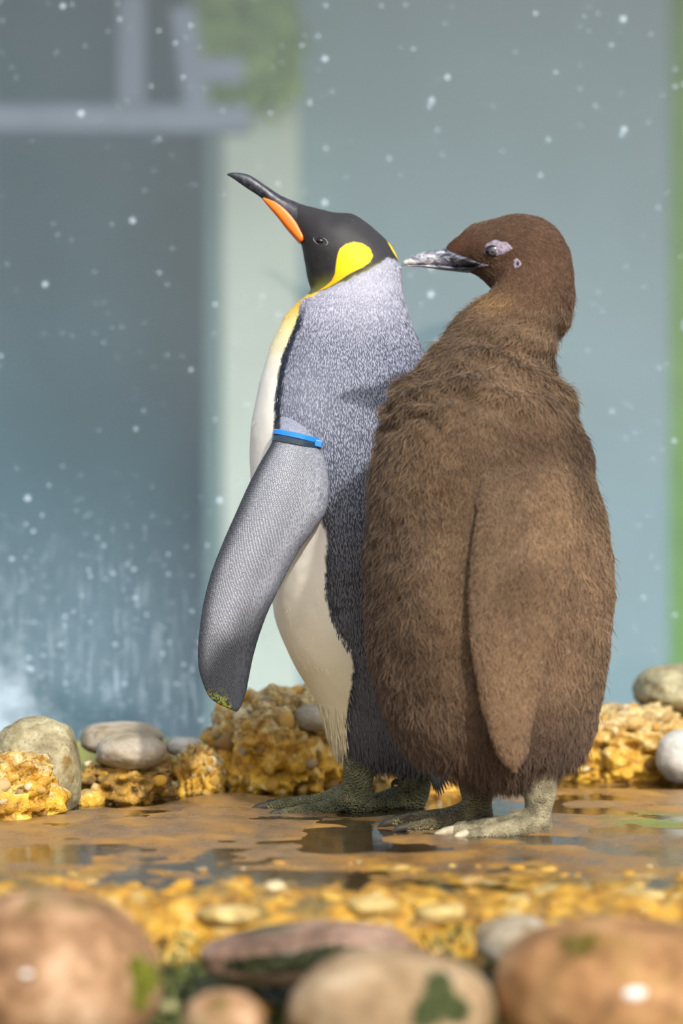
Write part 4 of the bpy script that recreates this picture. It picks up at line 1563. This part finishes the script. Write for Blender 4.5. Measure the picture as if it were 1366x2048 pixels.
foot('foot', 4.735, [(952, 1535), (954, 1575), (956, 1608), (960, 1630)], [(978, 1632), (955, 1634), (925, 1635)],
     [([(940, 1622), (890, 1634), (830, 1640), (785, 1645)], [0.016, 0.0125, 0.0105, 0.0075]),
      ([(940, 1626, -0.008), (890, 1640, -0.028), (845, 1646, -0.042), (810, 1650, -0.05)], [0.014, 0.0115, 0.009, 0.0065]),
      ([(940, 1626, 0.008), (890, 1635, 0.026), (845, 1639, 0.038), (810, 1641, 0.046)], [0.014, 0.011, 0.009, 0.006])],
     [([(790, 1643), (770, 1647), (754, 1655)], [0.0064, 0.0054, 0.0010]),
      ([(816, 1647, -0.049), (796, 1650, -0.053), (782, 1658, -0.056)], [0.0060, 0.0050, 0.0010]),
      ([(814, 1640, 0.045), (796, 1641, 0.05), (782, 1648, 0.053)], [0.0055, 0.0045, 0.0010])],
     M['foot_olive'], M['claw'], chick, [0.026, 0.024, 0.019, 0.018], [0.0125, 0.0155, 0.0125])

# ------------------------------------------------------------------ rocks behind
front = lambda ce, no: np.clip(0.25 - no[:, 1] + 0.5 * no[:, 2], 0, 1) * (ce[:, 2] > -0.2)


def conglomerate(x0, y0, x1, y1, D, dep, mat, label, seed, count, amp=0.2, smax=0.015, pm='pebble', power=0.8):
    o = stone('conglomerate_rock', x0, y0, x1, y1, D, dep, mat, label, seed, amp, 0.05, power, cat='rock', freq=2.2, sub=6 if count > 100 else 5, pit=0.22)
    pebbles_on(o, o.data, count, 0.004, smax, M[pm], seed, front)
    return o


conglomerate(-120, 1508, 112, 1668, 4.93, 0.085, M['conglomerate'], 'yellow pebbly rock in front of the lichened boulder', 3, 80)
stone('boulder', -12, 1432, 164, 1650, 5.05, 0.075, M['stone_lichen'], 'tall speckled lichen grey boulder beside the gap to the flat stones', 4, 0.07, 0.012, 0.8)
conglomerate(162, 1506, 350, 1630, 5.24, 0.12, M['conglomerate_dark'], 'dark brown pebbly rock carrying two smooth stones', 5, 90)
stone('flat_stone', 164, 1444, 326, 1512, 5.36, 0.09, M['stone_grey'], 'flat brown grey stone lying behind the rounded one', 6, 0.06, 0.008, 0.75, tilt=0.05)
stone('round_stone', 192, 1467, 332, 1540, 5.18, 0.06, M['stone_grey'], 'smooth rounded grey stone resting on dark pebbly rock', 7, 0.05, 0.006, 0.9)
stone('small_stone', 330, 1474, 406, 1512, 5.36, 0.03, M['stone_white'], 'small pale grey stone between pebbly rocks', 8, 0.07, 0.01, 0.85)
conglomerate(352, 1496, 446, 1625, 5.27, 0.055, M['conglomerate'], 'low bright yellow pebbly rock beside the tall mound', 9, 80)
mound = conglomerate(424, 1376, 702, 1640, 5.46, 0.16, M['conglomerate'], 'tall ochre mound of cemented pebbles behind the adult', 10, 190, 0.16, 0.020)
cob = stone('cobble', 588, 1408, 668, 1462, 5.33, 0.035, M['stone_grey'], 'smooth grey cobble', 12, 0.05, 0.006, 0.9)
del cob['category']
cob.location = cob.location - mound.location
cob.parent = mound
conglomerate(716, 1505, 930, 1632, 5.40, 0.085, M['conglomerate'], 'low yellow rock seen between the legs of the adult', 13, 70)
conglomerate(1085, 1416, 1420, 1612, 5.66, 0.15, M['conglomerate'], 'wide yellow pebbly rock behind the chick', 14, 170, 0.14)
stone('boulder', 1262, 1330, 1470, 1428, 5.78, 0.13, M['stone_lichen'], 'pale boulder lying on top of the wide yellow rock', 15, 0.08, 0.01, 0.85)
stone('cobble', 1312, 1458, 1420, 1566, 5.46, 0.05, M['stone_white'], 'smooth pale grey cobble leaning on the wide yellow rock', 16, 0.05, 0.006, 0.9)
stone('small_stone', 150, 1578, 210, 1622, 5.12, 0.03, M['conglomerate'], 'small wet orange stone beside the channel', 17, 0.08, 0.02, 0.9)

# ------------------------------------------------------------------ stones in front
tan_b = stone('boulder', -150, 1778, 322, 2140, 3.36, 0.12, M['boulder_tan'], 'large rounded tan boulder with a green mossy edge', 21, 0.05, 0.006, 0.92)
orange_b = stone('boulder', 985, 1838, 1480, 2150, 3.34, 0.14, M['boulder_orange'], 'large smooth orange brown boulder with pale chip', 22, 0.05, 0.006, 0.85)
grey_b = stone('boulder', 575, 1898, 985, 2160, 3.30, 0.09, M['boulder_grey'], 'rounded grey tan stone with a green moss patch', 23, 0.05, 0.006, 0.9)
slab_b = stone('flat_stone', 405, 1848, 830, 1968, 3.68, 0.07, M['boulder_slab'], 'flat mauve brown stone with dark mossy face', 24, 0.06, 0.01, 0.85, tilt=-0.06)
stone('small_stone', 365, 1980, 530, 2120, 3.26, 0.035, M['boulder_tan'], 'small rounded tan stone beside the mossy gravel', 25, 0.05, 0.006, 0.9)
stone('small_stone', 955, 1832, 1110, 1930, 3.70, 0.04, M['stone_grey'], 'grey stone tucked behind the orange boulder', 26, 0.06, 0.01, 0.9)
for k, (a, b, c, d_, D, m_, lb_) in enumerate([
        (1058, 1770, 1210, 1800, 3.95, 'edge', 'thin flat grey stone lying in the yellow crust'),
        (1205, 1778, 1330, 1806, 3.92, 'edge', 'low olive grey stone in the yellow crust above the orange boulder'),
        (830, 1806, 935, 1846, 3.855, 'edge', 'pale cream stone at the broken slab edge'),
        (690, 1794, 800, 1832, 3.87, 'edge', 'pale flat stone set in the yellow slab edge'),
        (1018, 1790, 1060, 1822, 3.88, 'edge', 'small bright cream pebble on the yellow slab edge'),
        (395, 1812, 520, 1852, 3.845, 'edge', 'cream yellow stone at the slab edge beside the tan boulder')]):
    stone('edge_stone', a, b, c, d_, D, 0.03, M[m_], lb_, 30 + k, 0.08, 0.012, 0.85, sub=4)

from mathutils.bvhtree import BVHTree


def hits(o, px, py):
    """points (object space) and normals where pixel rays meet a stone"""
    bm = bmesh.new()
    bm.from_mesh(o.data)
    bv = BVHTree.FromBMesh(bm)
    bm.free()
    og = Vector((0, 0, CAMZ)) - o.location
    ps, ns = [], []
    for a, b in zip(px, py):
        d_ = Vector(P(a, b, 1.0).tolist()) - Vector((0, 0, CAMZ))
        h_ = bv.ray_cast(og, d_.normalized())
        if h_[0] is not None:
            ps.append(h_[0][:])
            ns.append(h_[1][:])
    return np.array(ps), np.array(ns)


def moss_on(o, cx, cy, rx, ry, cnt, dark, light):
    a = rng.random(cnt) * 2 * np.pi
    r_ = np.sqrt(rng.random(cnt)) * (0.7 + 0.3 * np.sin(3 * a + cx))
    ps, ns = hits(o, cx + rx * r_ * np.cos(a), cy + ry * r_ * np.sin(a))
    m__ = len(ps)
    dd_ = unit(rng.normal(0, 1, (m__, 3)))
    dd_ = unit(dd_ - ns * (dd_ * ns).sum(1, keepdims=True))
    cg_ = mixc(np.broadcast_to(lin(*dark), (m__, 3)), lin(*light), rng.random(m__) ** 2)
    q_ = ribbons('moss_patch', ps, ns, dd_, 0.006, 0.0032, 0.003, cg_ * 0.7, cg_, M['moss'], None, curl=0.3, tilt=0.5, sink=0.0)
    q_.parent = o
    q_['label'] = 'green moss growing on the stone'


def chip_on(o, cx, cy, r_, mat, flat_=(1.0, 0.7)):
    ps, ns = hits(o, [cx], [cy])
    c_ = bpy.data.objects.new('pale_chip', peb_mesh((2, 'chip'), mat))
    c_.location = ps[0].tolist()
    c_.scale = (r_ * flat_[0], r_ * 0.35, r_ * flat_[1])
    COL.objects.link(c_)
    c_.parent = o


moss_on(tan_b, 285, 1962, 34, 62, 700, (70, 76, 14), (150, 150, 36))
moss_on(grey_b, 880, 2005, 60, 62, 1300, (40, 50, 22), (96, 104, 52))
moss_on(slab_b, 640, 1925, 190, 30, 2600, (20, 26, 10), (66, 70, 28))
moss_on(orange_b, 1160, 1890, 40, 24, 350, (90, 80, 24), (132, 112, 44))
M['chip'] = mat_plain('white_quartz_chip', (226, 220, 214), 0.4, 0.5, 80, 0.1)
chip_on(orange_b, 1268, 1988, 0.010, M['chip'])
chip_on(tan_b, 52, 1948, 0.005, M['chip'])

# pebbles of the broken edge, set into the slab
r = np.random.default_rng(3)
for k in range(210):
    x_ = r.uniform(-0.44, 0.44)
    y_ = 3.50 + 0.75 * r.random() ** 1.1
    s_ = (0.004 + 0.014 * r.random() ** 2) * (1.0 if y_ < 4.05 else 0.6)
    low = y_ < 3.78
    o = bpy.data.objects.new('pebble', peb_mesh((k % len(PEB), (M['pebble_moss'] if low and r.random() < 0.75 else M['pebble_wet']).name), M['pebble_moss']) if False else
                             peb_mesh((k % len(PEB), 'm' if low and k % 4 else 'w'), M['pebble_moss'] if low and k % 4 else M['pebble_wet']))
    o.location = (x_, y_, gz(x_, y_) - s_ * 0.12)
    o.rotation_euler = (r.uniform(-0.3, 0.3), r.uniform(-0.3, 0.3), r.uniform(0, 6.28))
    o.scale = (s_ * 1.2, s_, s_ * 0.75)
    COL.objects.link(o)
    o.parent = floor

# moss on the sloping foot of the slab
N = 9000
x_ = rng.uniform(-0.34, 0.30, N)
y_ = rng.uniform(3.40, 3.82, N)
k = fbm(np.stack([x_ * 14, y_ * 14, 0 * x_], -1), 61, 3) > -0.08
x_, y_ = x_[k], y_[k]
N = len(x_)
p = np.stack([x_, y_, ground_h(x_, y_)], -1)
n = np.broadcast_to(np.array([0, -0.35, 0.93]), (N, 3))
d = unit(rng.normal(0, 1, (N, 3)) + np.array([0, -0.6, 0.5]))
cg = mixc(np.broadcast_to(lin(24, 30, 12), (N, 3)), lin(150, 160, 84), rng.random(N) ** 3)
mo = ribbons('moss', p, n, d, 0.007 + 0.007 * rng.random(N), 0.0035, 0.004, cg * 0.6, cg, M['moss'], None, curl=0.3, tilt=0.8)
tag(mo, 'dark green moss and weed between the front stones', 'moss', kind='stuff')

# ------------------------------------------------------------------ beyond the glass
YR = 11.2


def beam(name, x0, y0, x1, y1, wpx, parent):
    a, b = P(x0, y0, YR), P(x1, y1, YR)
    ln = np.linalg.norm(b - a)
    me = box_mesh(name, -wpx / F * YR / 2, wpx / F * YR / 2, -0.04, 0.04, 0, ln, 0.006)
    q = Vector((b - a).tolist()).to_track_quat('Z', 'Y')
    me.transform(Matrix.Translation(Vector(a.tolist())) @ q.to_matrix().to_4x4())
    o = make_obj(name, me, M['rail'], None, smooth=False)
    o.parent = parent
    o.matrix_parent_inverse = Matrix.Translation(parent.location).inverted()
    return o


tr = empty('timber_frame', (bx(200, YR), YR, -0.8))
tag(tr, 'pale lavender timber frame seen blurred behind the glass', 'frame')
beam('crossbeam', -900, 240, 500, 240, 92, tr)
beam('post', 262, 1600, 262, -300, 52, tr) if False else beam('post', 264, 210, 264, -10, 52, tr)
beam('brace', 398, 240, 366, 15, 46, tr)
beam('stub', 385, 143, 488, 143, 44, tr)
beam('leg', -300, 240, -300, 1800, 60, tr)

# leafy bush in front of the pillar top
N = 4200
bc = P(490, 20, 11.75)
q = np.stack([rng.uniform(-0.15, 0.14, N), rng.uniform(-0.12, 0.08, N), rng.uniform(-0.29, 0.30, N)], -1) + bc + 0.02 * rng.normal(0, 1, (N, 3))
n = unit(rng.normal(0, 1, (N, 3)) + np.array([0, -1, 0.6]))
d = unit(np.cross(n, rng.normal(0, 1, (N, 3))))
cg = mixc(np.broadcast_to(lin(128, 182, 78), (N, 3)), lin(186, 218, 136), rng.random(N))
bush = empty('hanging_bush', tuple(bc))
tag(bush, 'green foliage in front of the pale pillar behind the glass', 'bush')
fo = ribbons('foliage', q - np.array(bc), n, d, 0.05, 0.035, 0.0, cg, cg, M['moss'], None, tilt=0.1)
fo.parent = bush
tube('stem', [np.array([0, 0.05, 0.7]), np.array([0, 0.02, 0.2]), np.array([0.02, 0, -0.1])], [0.012, 0.010, 0.005], M['leaf'], None, 8).parent = bush
